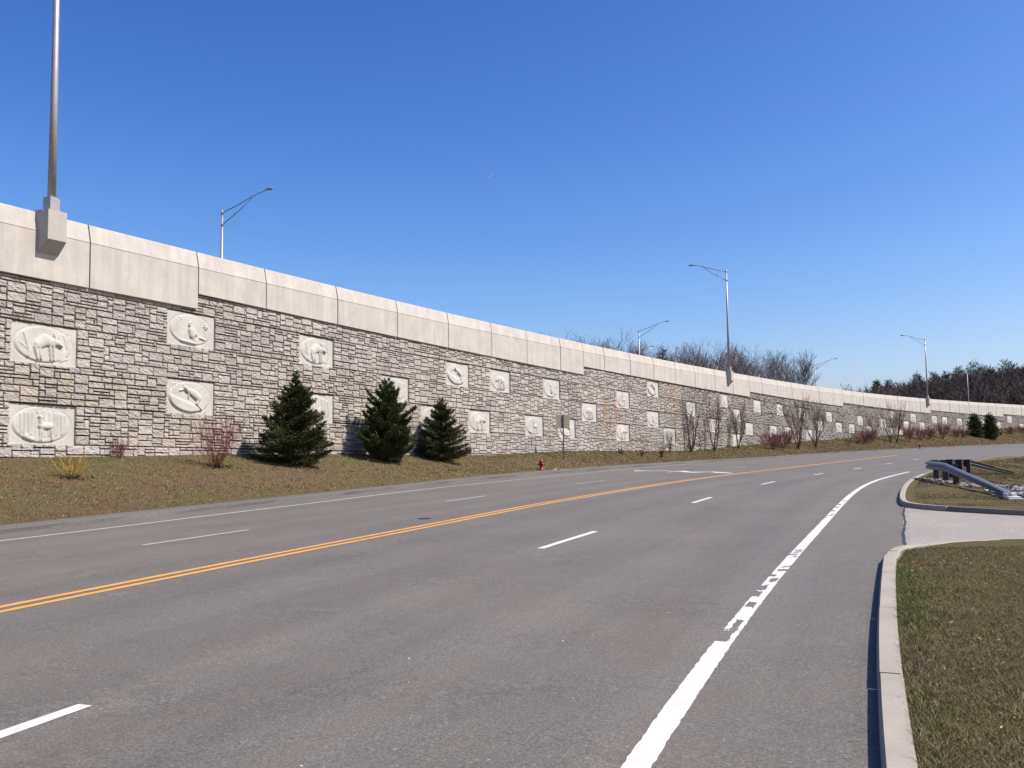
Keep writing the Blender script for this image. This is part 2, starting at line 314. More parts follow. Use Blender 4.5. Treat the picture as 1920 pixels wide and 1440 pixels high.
# worn right-hand edge line: cells of paint, some flaked off
ed = tab([(-40, 7.80), (0, 7.80), (25, 7.80), (38, 7.84), (50, 8.05), (80, 8.4)])
ss1 = np.arange(-8, 26, .035); nc = 9; wd = .162
def hashn(a, b): return np.modf(np.abs(np.sin(a*12.9898+b*78.233)*43758.5453))[0]
zones = [(3.15, .38, .9), (3.75, .35, .95), (4.9, .25, .85), (5.65, .33, .95), (6.2, .3, .8), (6.75, .25, .8), (7.2, .14, .9), (7.75, .14, .9), (8.1, .1, .8), (9.3, .12, .8), (9.6, .1, .8), (9.9, .1, .8), (10.15, .1, .7), (16.6, .15, .7), (17.1, .12, .9), (17.6, .2, .8), (18.6, .3, .7), (19.8, .25, .9), (20.9, .3, .8), (22.4, .2, .6)]
ss1 = np.arange(-8, 26, .02); nc = 14
si, ci = np.meshgrid(np.arange(len(ss1)), np.arange(nc+1), indexing='ij')
edge_j = np.interp(ss1, np.arange(-9, 28, .07), RS.uniform(-.006, .006, len(np.arange(-9, 28, .07))))[:, None]*np.where(ci < nc/2, 1, -1)*(np.abs(ci-nc/2) > nc/2-1)
V = P3(ss1[si], ed(ss1)[:, None]-wd/2+wd*ci/nc+edge_j, .004).reshape(-1, 3); Fq = gridF(len(ss1), nc+1)[:, ::-1]
sm_ = ss1[:-1, None]+.01; cm_ = (np.arange(nc)[None, :]+.5)/nc
fld = fbm(sm_*70, cm_*14, 21)*.35+fbm(sm_*190, cm_*40, 22)*.25
keep = np.ones((len(ss1)-1, nc), bool)
for (a, hw, d) in zones:
    lo_ = RS.uniform(-.35, .45); hi_ = lo_+RS.uniform(.5, .95); sk = (cm_-.5)*RS.uniform(-.25, .1)
    q_ = np.minimum(1-np.abs(sm_+sk-a)/hw, np.minimum((cm_-lo_)*5, (hi_-cm_)*5)); keep &= ~((q_*1.2+fld*.55) > .35)
keep &= (fbm(sm_*40, cm_*9, 23)+fbm(sm_*120, cm_*25, 24)*.6) < 2.45
link('white_edge_line', mesh('worn_edge', V, Fq[keep.ravel()], M_WHITE), road)
line('white_edge_line', 26, 50, ed, .16, M_WHITE, step=1.)
# arrow strokes in the far lanes
def poly_stroke(pts, wd):
    pts = np.array(pts, float); V = []
    for i in range(len(pts)):
        t = pts[min(i+1, len(pts)-1)]-pts[max(i-1, 0)]; t /= np.linalg.norm(t); n_ = np.array([-t[1], t[0]])*wd[i]/2
        for q in (pts[i]-n_, pts[i]+n_): V.append(P3(q[0], q[1], .004))
    F = [(2*i, 2*i+1, 2*i+3, 2*i+2) for i in range(len(pts)-1)]
    link('arrow_marking', mesh('arrow', V, F, M_WHITE), road)
poly_stroke([(49.6, -7.55), (48.9, -7.0), (49.3, -6.2), (50.1, -5.5)], [.2, 1.1, .35, .35])
poly_stroke([(46.8, -4.5), (49.3, -4.45)], [.2, .25]); poly_stroke([(49.3, -4.5), (47.6, -3.6), (47.0, -3.0), (48.0, -2.2), (46.6, -1.2), (45.7, -.35)], [.5, .45, 1.2, .45, .7, .2])
# near manhole cover
b = MB(); b.lathe([(.15, 0), (.15, .012), (.125, .014), (.12, .006), (.10, .006), (.095, .014)], 20); p = P3(13.84, -.95, .0)
hole = link('manhole_cover', b.me('cover', M_IRON), None, None, 'small dark round iron cover set in the road beside the double yellow line', 'manhole cover', loc=p)
# left kerb + asphalt walk strip
def profile_strip(name, sa, prof, material, kind=None, parent=None):
    """prof(s) -> list of (o,z) arrays"""
    pr = prof(sa); V = np.stack([P3(sa, o, z) for o, z in pr], 1).reshape(-1, 3)
    return link(name, mesh(name, V, gridF(len(sa), len(pr)), material, uv=np.stack([np.repeat(sa, len(pr)), np.stack([o+0*sa for o, z in pr], 1).ravel()], 1)), parent, kind)
wv = lambda s: .02*np.sin(s*.9)+.015*np.sin(s*2.3+1)
profile_strip('pavement', sv, lambda s: [(kerbL(s)+.01, -.05+0*s), (kerbL(s)-.0+wv(s), .085+0*s), (kerbL(s)-.05+wv(s), .1+0*s), (bermE(s)+.1, .105+0*s), (bermE(s)-.12, .085+0*s)], M_BERM, 'structure')
# left bank
fv = np.linspace(-.02, 1.04, 26); svb = np.arange(-40, 250, .5)
SB, FB = np.meshgrid(svb, fv, indexing='ij'); V = bank(SB.ravel(), FB.ravel()); V[:, 2] += (.035*fbm(V[:, 0]*6, V[:, 1]*6, 3)+.03*fbm(V[:, 0]*2, V[:, 1]*2, 5))*np.clip(FB.ravel()*6, 0, 1)*np.clip((1.02-FB.ravel())*8, .2, 1)
link('grass_bank', mesh('grass_bank', V, gridF(len(svb), len(fv)), M_GRASS, True), kind='structure')
# right verge in front of the driveway, driveway, island ground
ret = [(-60, 9.30), (8.8, 9.30), (9.9, 9.34), (10.6, 9.46), (11.4, 9.85), (12.0, 10.4), (12.7, 11.2), (13.6, 12.6), (14.6, 15), (15.6, 20), (16.4, 40)]
def resample(pts, n):
    p = np.array(pts, float); d = np.concatenate([[0], np.cumsum(np.hypot(*np.diff(p, axis=0).T))]); u = np.linspace(0, d[-1], n); return np.stack([np.interp(u, d, p[:, 0]), np.interp(u, d, p[:, 1])], 1)
def smoothp(p, k=2):
    p = np.array(p, float)
    for _ in range(k): q = np.empty((2*len(p)-2, 2)); q[0::2] = .75*p[:-1]+.25*p[1:]; q[1::2] = .25*p[:-1]+.75*p[1:]; p = np.concatenate([p[:1], q, p[-1:]])
    return p
retp = smoothp(ret[1:], 2)
# verge mesh: for each o column build stations up to the return curve
os_ = np.concatenate([np.arange(9.26, 14, .12), np.arange(14, 41, 1.)]); nst = 150
curve_s = np.interp(os_, retp[:, 1], retp[:, 0]); V = []
for o_, sm in zip(os_, curve_s):
    sa = -60+(sm+60)*(1-(1-np.linspace(0, 1, nst))**2.2); p = P3(sa, np.full(nst, o_), .1)
    d_edge = np.clip((sm-sa)*.6+(.0 if o_ > 9.4 else .3), 0, 1.2); p[:, 2] += np.minimum(.0, -.075+d_edge*.075/1.2)+.018*fbm(p[:, 0]*8, p[:, 1]*8, 9)*min(1, (o_-9.27)*4)+.02*min(1., (o_-9.27)/1.5)
    V.append(p)
V = np.concatenate(V); link('grass_verge', mesh('grass_verge', V, gridF(len(os_), nst)[:, ::-1], M_GRASS, True), kind='structure')
isl = [(62, 9.5), (40, 9.42), (30, 9.40), (24, 9.38), (21.3, 9.42), (20.2, 9.55), (19.5, 9.9), (18.9, 10.6), (18.1, 12.0), (17.3, 14.2), (16.9, 18), (17.0, 40)]
islp = resample(smoothp(isl, 3), 170)
oD = np.concatenate([[9.33], np.arange(9.45, 12, .25), np.arange(12, 41, 1.5)]); V = []
ilow = np.interp(oD, [9.42, 9.55, 9.9, 10.6, 12, 14.2, 18, 40], [21.6, 20.4, 19.7, 19.1, 18.3, 17.5, 17.1, 17.2])+.15; clow = np.interp(oD, retp[:, 1], retp[:, 0])-.3
for o_, a_, b_ in zip(oD, clow, ilow):
    sa = np.linspace(a_, b_, 20); j = .035*math.sin(o_*9) if o_ > 9.5 else 0; V.append(P3(sa, np.full(20, o_), .005 if o_ < 9.4 else .012))
link('driveway', mesh('driveway', np.concatenate(V), gridF(len(oD), 20)[:, ::-1], M_DRIVE), kind='structure')
V = []; sa = np.arange(11.2, 20.4, .12); o_ = 9.36+.014*np.sin(sa*1.3)+.006*np.sin(sa*4.1)
rc = RS.uniform(.6, 1.4, len(sa)); V = np.stack([P3(sa, o_-.02*rc, .013), P3(sa, o_+.02*rc, .016)], 1).reshape(-1, 3)
link('road_crack', mesh('crack', V, gridF(len(sa), 2)[:, ::-1], M_IRON), road)
# island ground
so_g = np.concatenate([np.arange(16.9, 30, .5), np.arange(30, 140, 1.5)]); og = np.concatenate([np.arange(9.35, 14, .35), np.arange(14, 46, 1.5)])
V = []; F = []
SG, OG = np.meshgrid(so_g, og, indexing='ij'); SG = SG.copy()
lim = np.interp(OG, [9.35, 9.55, 9.9, 10.6, 12, 14.2, 18, 46], [21.6, 20.4, 19.7, 19.1, 18.3, 17.5, 17.1, 17.1]); SG = np.maximum(SG, lim+.08)
OG = np.maximum(OG, roadR(SG)+.22) if False else OG+np.clip(roadR(SG)-9.35, 0, 4)
V = P3(SG.ravel(), OG.ravel()); V[:, 2] = verge_z(SG.ravel(), OG.ravel(), .1)+.02*fbm(V[:, 0]*5, V[:, 1]*5, 4)*np.clip((OG.ravel()-9.4)*2, 0, 1)
link('island_ground', mesh('island_ground', V, gridF(len(so_g), len(og))[:, ::-1], M_GRASS, True), kind='structure')
# kerb stones
def kerb_block(path, w_in, h0, h1, material, parent, skew=1):
    """path (s,o) list; width to the inside (larger o side / right of travel), top heights"""
    p = np.array(path, float); n_ = len(p); t = np.gradient(p, axis=0); t /= np.linalg.norm(t, axis=1)[:, None]; nn = np.stack([-t[:, 1], t[:, 0]], 1)*skew
    hs = np.linspace(h0, h1, n_); rows = []
    for dn, dzf in ((.0, -1.), (.012, .8), (.03, 1.), (w_in-.02, 1.0), (w_in, .7), (w_in, -1.)):
        q = p+nn*dn; z = np.where(dzf > 0, hs*dzf, -.1); rows.append(P3(q[:, 0], q[:, 1], z))
    V = np.stack(rows, 1).reshape(-1, 3); F = [tuple(f) for f in gridF(n_, 6)]+[(0, 1, 2, 3, 4, 5), tuple((n_-1)*6+k for k in range(6))[::-1]]
    me = mesh('kerb_stone', V, F, material); return link('kerb_stone', me, parent)
kerb = thing('kerb', 'pale concrete kerb with a dark shadowed face along the right edge of the near road', 'kerb')
def spans(path, joints):
    p = np.array(path); d = np.concatenate([[0], np.cumsum(np.hypot(*np.diff(p, axis=0).T))])
    for a, b in zip(joints[:-1], joints[1:]):
        u = np.linspace(a+.011, b-.011, max(3, int((b-a)/.15))); yield np.stack([np.interp(u, d, p[:, 0]), np.interp(u, d, p[:, 1])], 1)
kp = np.concatenate([[(-30., 9.07), (9.0, 9.07)], retp[2:]-np.array([0, .22])*np.linspace(1, .2, len(retp)-2)[:, None]])
js = [0, 4, 8, 12, 16, 20, 22.3, 25.1, 28.6, 31.63, 34.5, 37.2, 39.6, 41.3, 43.2, 46, 50, 56, 64]
hh_ = np.interp(js, [0, 36, 39.6, 41.5, 43], [.12, .12, .11, .06, .04])
for k, seg in enumerate(spans(kp, js)):
    dzr = RS.uniform(-.004, .004); kerb_block(seg+np.array([0, RS.uniform(-.006, .006)]), .19 if k < 12 else .16, hh_[k]+dzr, hh_[k+1]+dzr, M_KERB, kerb)
kerb2 = thing('kerb', 'dark weathered kerb curving round the far corner of the side driveway in front of the guard rail', 'kerb')
L_ = np.sum(np.hypot(*np.diff(islp, axis=0).T)); js2 = list(np.arange(0, L_-2, 2.4))
for seg in spans(islp-np.array([0, 0]), js2): kerb_block(seg, .17, .13, .13, M_GRAN if seg[0][0] < 21 or seg[0][0] > 45 else M_KERB, kerb2, 1)
# ------------------------------------------------------------------ retaining wall
U = .0983; TILT = .0175; Z0 = 3.6
wall = thing('retaining_wall', 'long curving retaining wall of split-face precast stone with pale concrete coping and animal relief panels', 'wall', tuple(WP(17., 1.7)))
def wl(name, me, label=None, kind=None):
    o = link(name, me, None, kind, label); o.parent = wall; o.matrix_parent_inverse = Matrix.Translation(-wall.location); return o
tc = np.arange(3, 250, 1.)
V = np.stack([WP(tc, wbase(tc)-1.2, -.03), WP(tc, wtop(tc)-.35, -.03), WP(tc, wtop(tc)-.35, -.5), WP(tc, wbase(tc)-1.2, -.5)], 1).reshape(-1, 3)
wl('wall_core', mesh('wall_core', V, gridF(len(tc), 4)[:, ::-1], M_CORE))
SEG = [(3, 7.1, 22.97, 6.9), (22.97, 7.44, 55.65, 6.81), (55.65, 7.36, 90.38, 6.9), (90.38, 7.4, 122.35, 7.06), (122.35, 7.54, 157.1, 7.02), (157.1, 7.5, 189.4, 7.06), (189.4, 7.56, 222, 7.1), (222, 7.6, 250, 7.25)]
def cbot(t):
    t = np.asarray(t, float); r = np.zeros_like(t)
    for a, za, b_, zb in SEG: r = np.where((t >= a) & (t < b_), za+(zb-za)*(t-a)/(b_-a), r)
    return r
# coping
JT = [4.9, 9.4, 13.95, 18.49, 22.97, 26.44, 30.82, 35.24, 39.68, 44.05, 48.1, 52.38, 55.65, 58.86, 63.23, 67.5, 71.9, 76.2, 80.95, 85.68, 90.38, 94.1, 98.95, 103.8, 108.8, 113.5, 118.7, 122.35, 125.9, 130.4, 134.9, 139.4, 143.9, 148.4, 152.9, 157.1, 160.8, 165.2, 169.3, 173.6, 177.9, 182.3, 186.1, 189.4, 193.9, 198.3, 202.7, 207.1, 211.5, 215.9, 222, 226.4, 230.8, 235, 240]
for a, b_ in zip(JT[:-1], JT[1:]):
    g = .019+.00022*a; n_ = 4 if a < 100 else 3; t = np.linspace(a+g, b_-g, n_); bt = cbot(np.clip(t, a+.02, b_-.02)); bt = np.where(bt == 0, 7, bt); tp = wtop(t); sm = tp-.585+0*t
    dn = RS.uniform(-.008, .008)
    prof = [(.0, bt), (.155, bt), (.17, bt+.015), (.17, sm-.008), (.15, sm), (.175, sm+.010), (.05, tp-.02), (.03, tp), (-.26, tp), (-.28, tp-.02), (-.33, sm-.35), (-.33, bt)]
    V = np.stack([WP(t, z, n__+dn) for n__, z in prof], 1).reshape(-1, 3); m_ = len(prof)
    F = [tuple(f[::-1]) for f in gridF(n_, m_)]+[tuple(range(m_)), tuple((n_-1)*m_+k for k in range(m_))[::-1]]
    wl('coping_panel', mesh('coping_panel', V, F, M_COPE))
# upper roadway behind the coping
tr = np.arange(3, 250, 2.); V = np.stack([WP(tr, wtop(tr)-.85, -.32), WP(tr, wtop(tr)-.8, -14), WP(tr, wtop(tr)-.85, -27)], 1).reshape(-1, 3)
link('elevated_road', mesh('elevated_road', V, gridF(len(tr), 3), M_TOPROAD, uv=V[:, :2]), kind='structure')
# relief panels -------------------------------------------------------
LX, LY = 2.2*KW, 1.155*KW
def cap(X, Y, a, b, ra, rb, A):
    ax, ay = a; bx, by = b; dx, dy = bx-ax, by-ay; t = np.clip(((X-ax)*dx+(Y-ay)*dy)/(dx*dx+dy*dy+1e-9), 0, 1)
    d = np.hypot(X-ax-t*dx, Y-ay-t*dy); r = ra+(rb-ra)*t; return A*np.clip(1-(d/r)**2, 0, 1)**.38*np.minimum(1, r/.05+.3)
def trunk(X, Y, x0, y0, x1, y1, r, A=.028): return cap(X, Y, (x0, y0), (x1, y1), r, r*.8, A)
def relief(kind, nx, ny):
    xs = np.linspace(0, 1, nx); ys = np.linspace(0, 1, ny); X, Y = np.meshgrid(xs, ys, indexing='ij'); X = X*LX; Y = Y*LY
    cx, cy, ax, ay = LX*.49, LY*.5, LX*.445, LY*.47
    e = np.hypot((X-cx)/ax, (Y-cy)/ay); ins = np.clip((1-e)*9, 0, 1); ins = ins*ins*(3-2*ins)
    low = np.clip(.5-(Y-cy)/ay*.45-(X-cx)/ax*.35, 0, 1); h = .036*ins*low+.005*ins
    S_ = lambda x, y: (x*LX, y*LY); B_ = np.zeros_like(h); C = lambda a, b, ra, rb, A=.055: np.maximum(B_, cap(X, Y, S_(*a), S_(*b), ra, rb, A))
    def tree(x0, y0, x1, y1, r=.045, A=.03):
        nonlocal B_; B_ = C((x0, y0), (x1, y1), r, r*.75, A)
    if kind == 'fox':
        tree(.19, .75, .27, .3); tree(.13, .5, .25, .35, .02); tree(.27, .3, .25, .12, .05); tree(.22, .88, .19, .7, .03); tree(.79, .8, .84, .5, .03); tree(.87, .75, .85, .2, .05); tree(.85, .2, .75, .12, .05)
        B_ = C((.40, .48), (.50, .62), .16, .20, .085); B_ = C((.50, .62), (.61, .56), .19, .15, .085); B_ = C((.36, .42), (.40, .12), .085, .05, .06); B_ = C((.41, .42), (.45, .12), .09, .035, .06)
        B_ = C((.58, .45), (.59, .13), .06, .03, .06); B_ = C((.63, .5), (.64, .12), .06, .032, .06); B_ = C((.62, .6), (.69, .58), .12, .11, .09); B_ = C((.69, .58), (.755, .5), .085, .03, .1)
        B_ = C((.65, .68), (.63, .84), .045, .014, .085); B_ = C((.70, .68), (.715, .82), .04, .014, .085)
    elif kind == 'deer':
        for k, x in enumerate((.17, .24, .29, .345, .52, .60, .68, .73, .78, .84)): tree(x, .85-.3*abs(x-.5), x+.012*(-1)**k, .2+.25*abs(x-.5), .03+.008*(k % 3), .03)
        B_ = C((.47, .47), (.62, .47), .11, .105, .085); B_ = C((.47, .5), (.45, .70), .085, .055, .08); B_ = C((.445, .7), (.485, .66), .05, .03, .09)
        for x0, x1 in ((.46, .455), (.49, .485)): B_ = C((x0, .42), (x1, .1), .045, .018, .06)
        for x0, x1 in ((.62, .64), (.64, .655)): B_ = C((x0, .45), (x1-.02, .28), .06, .03, .06); B_ = C((x1-.02, .28), (x1, .1), .028, .018, .055)
        for s_ in (-1, 1):
            B_ = C((.445, .74), (.445+s_*.035, .86), .014, .01, .05); B_ = C((.445+s_*.035, .86), (.445+s_*.02, .95), .011, .008, .05); B_ = C((.445+s_*.02, .8), (.445+s_*.055, .82), .01, .007, .05)
        B_ = C((.25, .2), (.35, .12), .09, .06, .03)
    elif kind == 'leap':
        h += .035*ins*np.clip(((.62-X/LX*.55)-Y/LY)*14, 0, 1)
        for x in (.15, .2, .25): tree(x, .88, x, .6, .028, .03)
        B_ = C((.40, .72), (.55, .62), .085, .15, .09); B_ = C((.55, .62), (.66, .5), .15, .15, .095); B_ = C((.66, .45), (.62, .32), .12, .05, .07); B_ = C((.62, .32), (.74, .12), .04, .018, .06)
        B_ = C((.36, .78), (.41, .74), .065, .07, .1); B_ = C((.36, .8), (.34, .88), .02, .01, .08); B_ = C((.36, .74), (.27, .68), .04, .03, .06); B_ = C((.44, .64), (.45, .46), .04, .028, .06)
    elif kind == 'turkey':
        tree(.2, .75, .2, .45, .02); tree(.2, .75, .13, .82, .015); tree(.2, .7, .3, .8, .02); tree(.24, .84, .3, .78, .03)
        B_ = C((.48, .5), (.51, .36), .14, .16, .085); B_ = C((.45, .62), (.45, .7), .055, .05, .085); B_ = C((.47, .71), (.49, .7), .03, .015, .08); B_ = C((.55, .5), (.6, .36), .08, .04, .05)
        for k in range(5): B_ = C((.52, .3), (.49+.03*k, .15), .025, .014, .05)
        B_ = C((.78, .25), (.79, .6), .02, .015, .045)
        for k in range(6): q = k*1.05; B_ = C((.8, .66), (.8+.045*math.cos(q), .66+.09*math.sin(q)), .035, .025, .05)
        B_ = C((.68, .3), (.78, .26), .05, .03, .045); B_ = C((.3, .15), (.6, .1), .05, .04, .03)
    elif kind == 'bear':
        for k, x in enumerate((.14, .2, .3, .42, .52, .72, .8, .86)): tree(x, .85-.3*abs(x-.5), x+.01*(-1)**k, .2+.25*abs(x-.5), .03, .025)
        B_ = C((.44, .6), (.62, .55), .20, .19, .10); B_ = C((.35, .6), (.30, .5), .12, .07, .1); B_ = C((.36, .7), (.355, .76), .03, .02, .09)
        for a, b_ in (((.42, .5), (.40, .12)), ((.48, .45), (.50, .14)), ((.6, .45), (.58, .12)), ((.66, .5), (.69, .13))): B_ = C(a, b_, .085, .05, .08)
    else:
        for k, x in enumerate((.16, .22, .27, .34, .41, .50, .57, .64, .71, .77, .84)): tree(x, .87-.3*abs(x-.5), x+.03*math.sin(k*2.1), .15+.25*abs(x-.5), .026+.012*(k % 3), .036)
        B_ = C((.46, .38), (.56, .4), .09, .09, .07); B_ = C((.56, .42), (.61, .52), .05, .04, .07); B_ = C((.44, .35), (.44, .14), .03, .016, .05); B_ = C((.57, .35), (.57, .14), .03, .016, .05)
    tex = .004*fbm(X*30, Y*30, 2)*ins*(B_ < .01)
    h = h+B_*np.where(kind == 'x', 0, 1)+tex-.012*np.clip(1-abs(e-1.0)*22, 0, 1)
    return X, Y, h
RM = {}
def relief_mesh(kind, lod):
    if (kind, lod) in RM: return RM[(kind, lod)]
    nx, ny = ((120, 64), (72, 38), (32, 18))[lod]; X, Y, h = relief(kind, nx, ny)
    sl_ = -TILT*X*KW/KW
    V = np.stack([X-LX/2, -h, Y-LY/2+0*sl_], -1).reshape(-1, 3); F = [tuple(f) for f in gridF(nx, ny)]
    n0 = len(V); x0, x1, y0, y1 = -LX/2, LX/2, -LY/2, LY/2
    V = np.concatenate([V, [[x0, .08, y0], [x1, .08, y0], [x1, .08, y1], [x0, .08, y1]]])
    b0 = [i*ny for i in range(nx)]; b1 = [i*ny+ny-1 for i in range(nx)]
    F += [tuple(b0+[n0+1, n0])[::1], tuple([n0+3, n0+2]+b1[::-1]), tuple(list(range(ny))[::-1]+[n0, n0+3]), tuple([(nx-1)*ny+k for k in range(ny)]+[n0+2, n0+1])]
    RM[(kind, lod)] = mesh('relief_'+kind, V, F, M_ART, True); 
    return RM[(kind, lod)]
ARTS = [(17.1, 5.66, 'fox'), (17.08, 3.32, 'deer'), (22.85, 6.76, 'turkey'), (22.8, 4.34, 'leap'), (29.6, 6.62, 'fox'), (29.6, 4.42, 'forest'), (35.16, 5.37, 'forest'), (40.75, 6.39, 'leap'), (38.4, 4.09, 'turkey'), (45.12, 6.3, 'bear'), (42.9, 4.01, 'fox'), (51.3, 6.19, 'turkey'), (49.06, 3.87, 'deer'), (53.4, 3.87, 'leap'), (56.6, 4.9, 'bear'), (62.06, 5.99, 'deer'), (67.5, 7.11, 'leap'), (61.94, 3.69, 'fox'), (67.44, 4.75, 'turkey'), (70.66, 3.53, 'forest'), (75.26, 5.8, 'forest'), (83.32, 6.9, 'turkey'), (86.85, 5.61, 'deer'), (80.84, 4.53, 'forest'), (90.28, 4.39, 'turkey'), (86.64, 3.28, 'bear'), (92.8, 6.71, 'turkey'), (100.02, 6.61, 'leap'), (97.58, 4.32, 'leap'), (102.48, 4.25, 'forest'), (107.46, 6.55, 'forest'), (109.74, 4.09, 'fox'), (113.64, 5.24, 'deer'), (117.24, 6.37, 'bear'), (120.94, 5.07, 'leap'), (125.86, 5.02, 'bear'), (129.13, 6.14, 'turkey'), (132.6, 4.86, 'deer'), (138.26, 5.95, 'bear'), (141.62, 7.03, 'leap'), (141.6, 4.68, 'fox'), (144.9, 4.6, 'fox'), (147.3, 5.72, 'bear'), (150.22, 6.95, 'bear'), (153.61, 5.67, 'fox'), (158.9, 6.81, 'leap'), (163.15, 6.74, 'fox'), (169.46, 6.62, 'bear'), (174.2, 6.5, 'deer'), (180.01, 6.67, 'fox'), (187.18, 6.32, 'turkey'), (192.64, 7.36, 'deer'), (198.52, 6.19, 'forest'), (205, 7.2, 'leap'), (212, 6.1, 'fox')]
NAMES_R = {'fox': 'relief of a standing fox between two trees', 'deer': 'relief of a stag among tree trunks', 'leap': 'relief of an otter sliding down a slope', 'turkey': 'relief of a bird beside a flower', 'bear': 'relief of a bear among trees', 'forest': 'relief of a small animal in a forest'}
NR0, NR1 = -34, 100; nc_ = int((232-11)/U); ii = np.arange(nc_); rr = np.arange(NR0, NR1)
TT = 11+(ii[:, None]+.5)*U; ZZ = Z0+(rr[None, :]+.5)*U-TILT*TT
free = (ZZ < cbot(TT)+.03) & (ZZ > wbase(TT)-.42)
for t, zt, kind in ARTS:
    k = round((zt+TILT*t-Z0)/(12*U)); r1 = 12*k; c0 = int(round((t-1.1-11)/U)); c1 = c0+int(round(2.2/U))+0
    r0 = r1-12; free[max(0, c0):c1, r0-NR0:r1-NR0] = False
    tm = 11+(c0+c1)/2*U; zm = Z0+(r0*U+.5775)-TILT*tm+.004
    p = WP(tm, zm, .004); th = float(np.interp(tm, T, _wt)); lod = 0 if t < 32 else 1 if t < 80 else 2
    o = wl('relief_panel', relief_mesh(kind, lod), NAMES_R[kind])
    t3 = Vector((math.sin(th), math.cos(th), -TILT)).normalized(); n3 = Vector((math.cos(th), -math.sin(th), 0)); u3 = t3.cross(-n3)
    Mx = Matrix((t3, -n3, u3)).transposed().to_4x4(); Mx.translation = Vector(p); o.matrix_parent_inverse = Matrix.Identity(4); o.matrix_local = Matrix.Translation(-wall.location)@Mx
# ashlar packing
SIZES = [(2, 1), (3, 1), (4, 1), (5, 1), (6, 1), (3, 2), (4, 2), (5, 2), (6, 2), (2, 2), (3, 3), (5, 3), (6, 3), (1, 2), (4, 3)]
PW = np.array([.15, .4, .9, 1.5, 1.7, 1.1, 2.2, 2.6, 2.2, .45, .45, 1.5, 1.6, .35, .9]); PW /= PW.sum()
occ = ~free; stones = []; rng = random.Random(5)
for r in range(occ.shape[1]):
    r_abs = r+NR0; top_lim = 12-(r_abs % 12); c = 0
    rowo = occ[:, r]
    while c < nc_:
        if occ[c, r]: c += 1; continue
        e = c
        while e < nc_ and e < c+7 and not occ[e, r]: e += 1
        room = e-c
        k = rng.choices(range(len(SIZES)), PW)[0]; w_, h_ = SIZES[k]; h_ = min(h_, top_lim); w_ = min(w_, room)
        if room-w_ == 1: w_ = room if room <= 6 else w_
        while h_ > 1 and (r+h_ > occ.shape[1] or occ[c:c+w_, r:r+h_].any()): h_ -= 1
        occ[c:c+w_, r:r+h_] = True; stones.append((c, r_abs, w_, h_)); c += w_
def panel_key(c, r): k = r//12; return k, (c+(k % 2)*28)//56
pk = {}
def panel(c, r):
    q = panel_key(c, r)
    if q not in pk: pk[q] = (rng.uniform(-.012, .022)+(.02 if rng.random() < .25 else 0), rng.uniform(.9, 1.08), rng.random(), rng.uniform(.0, .012)+(.02 if rng.random() < .3 else 0))
    return pk[q]
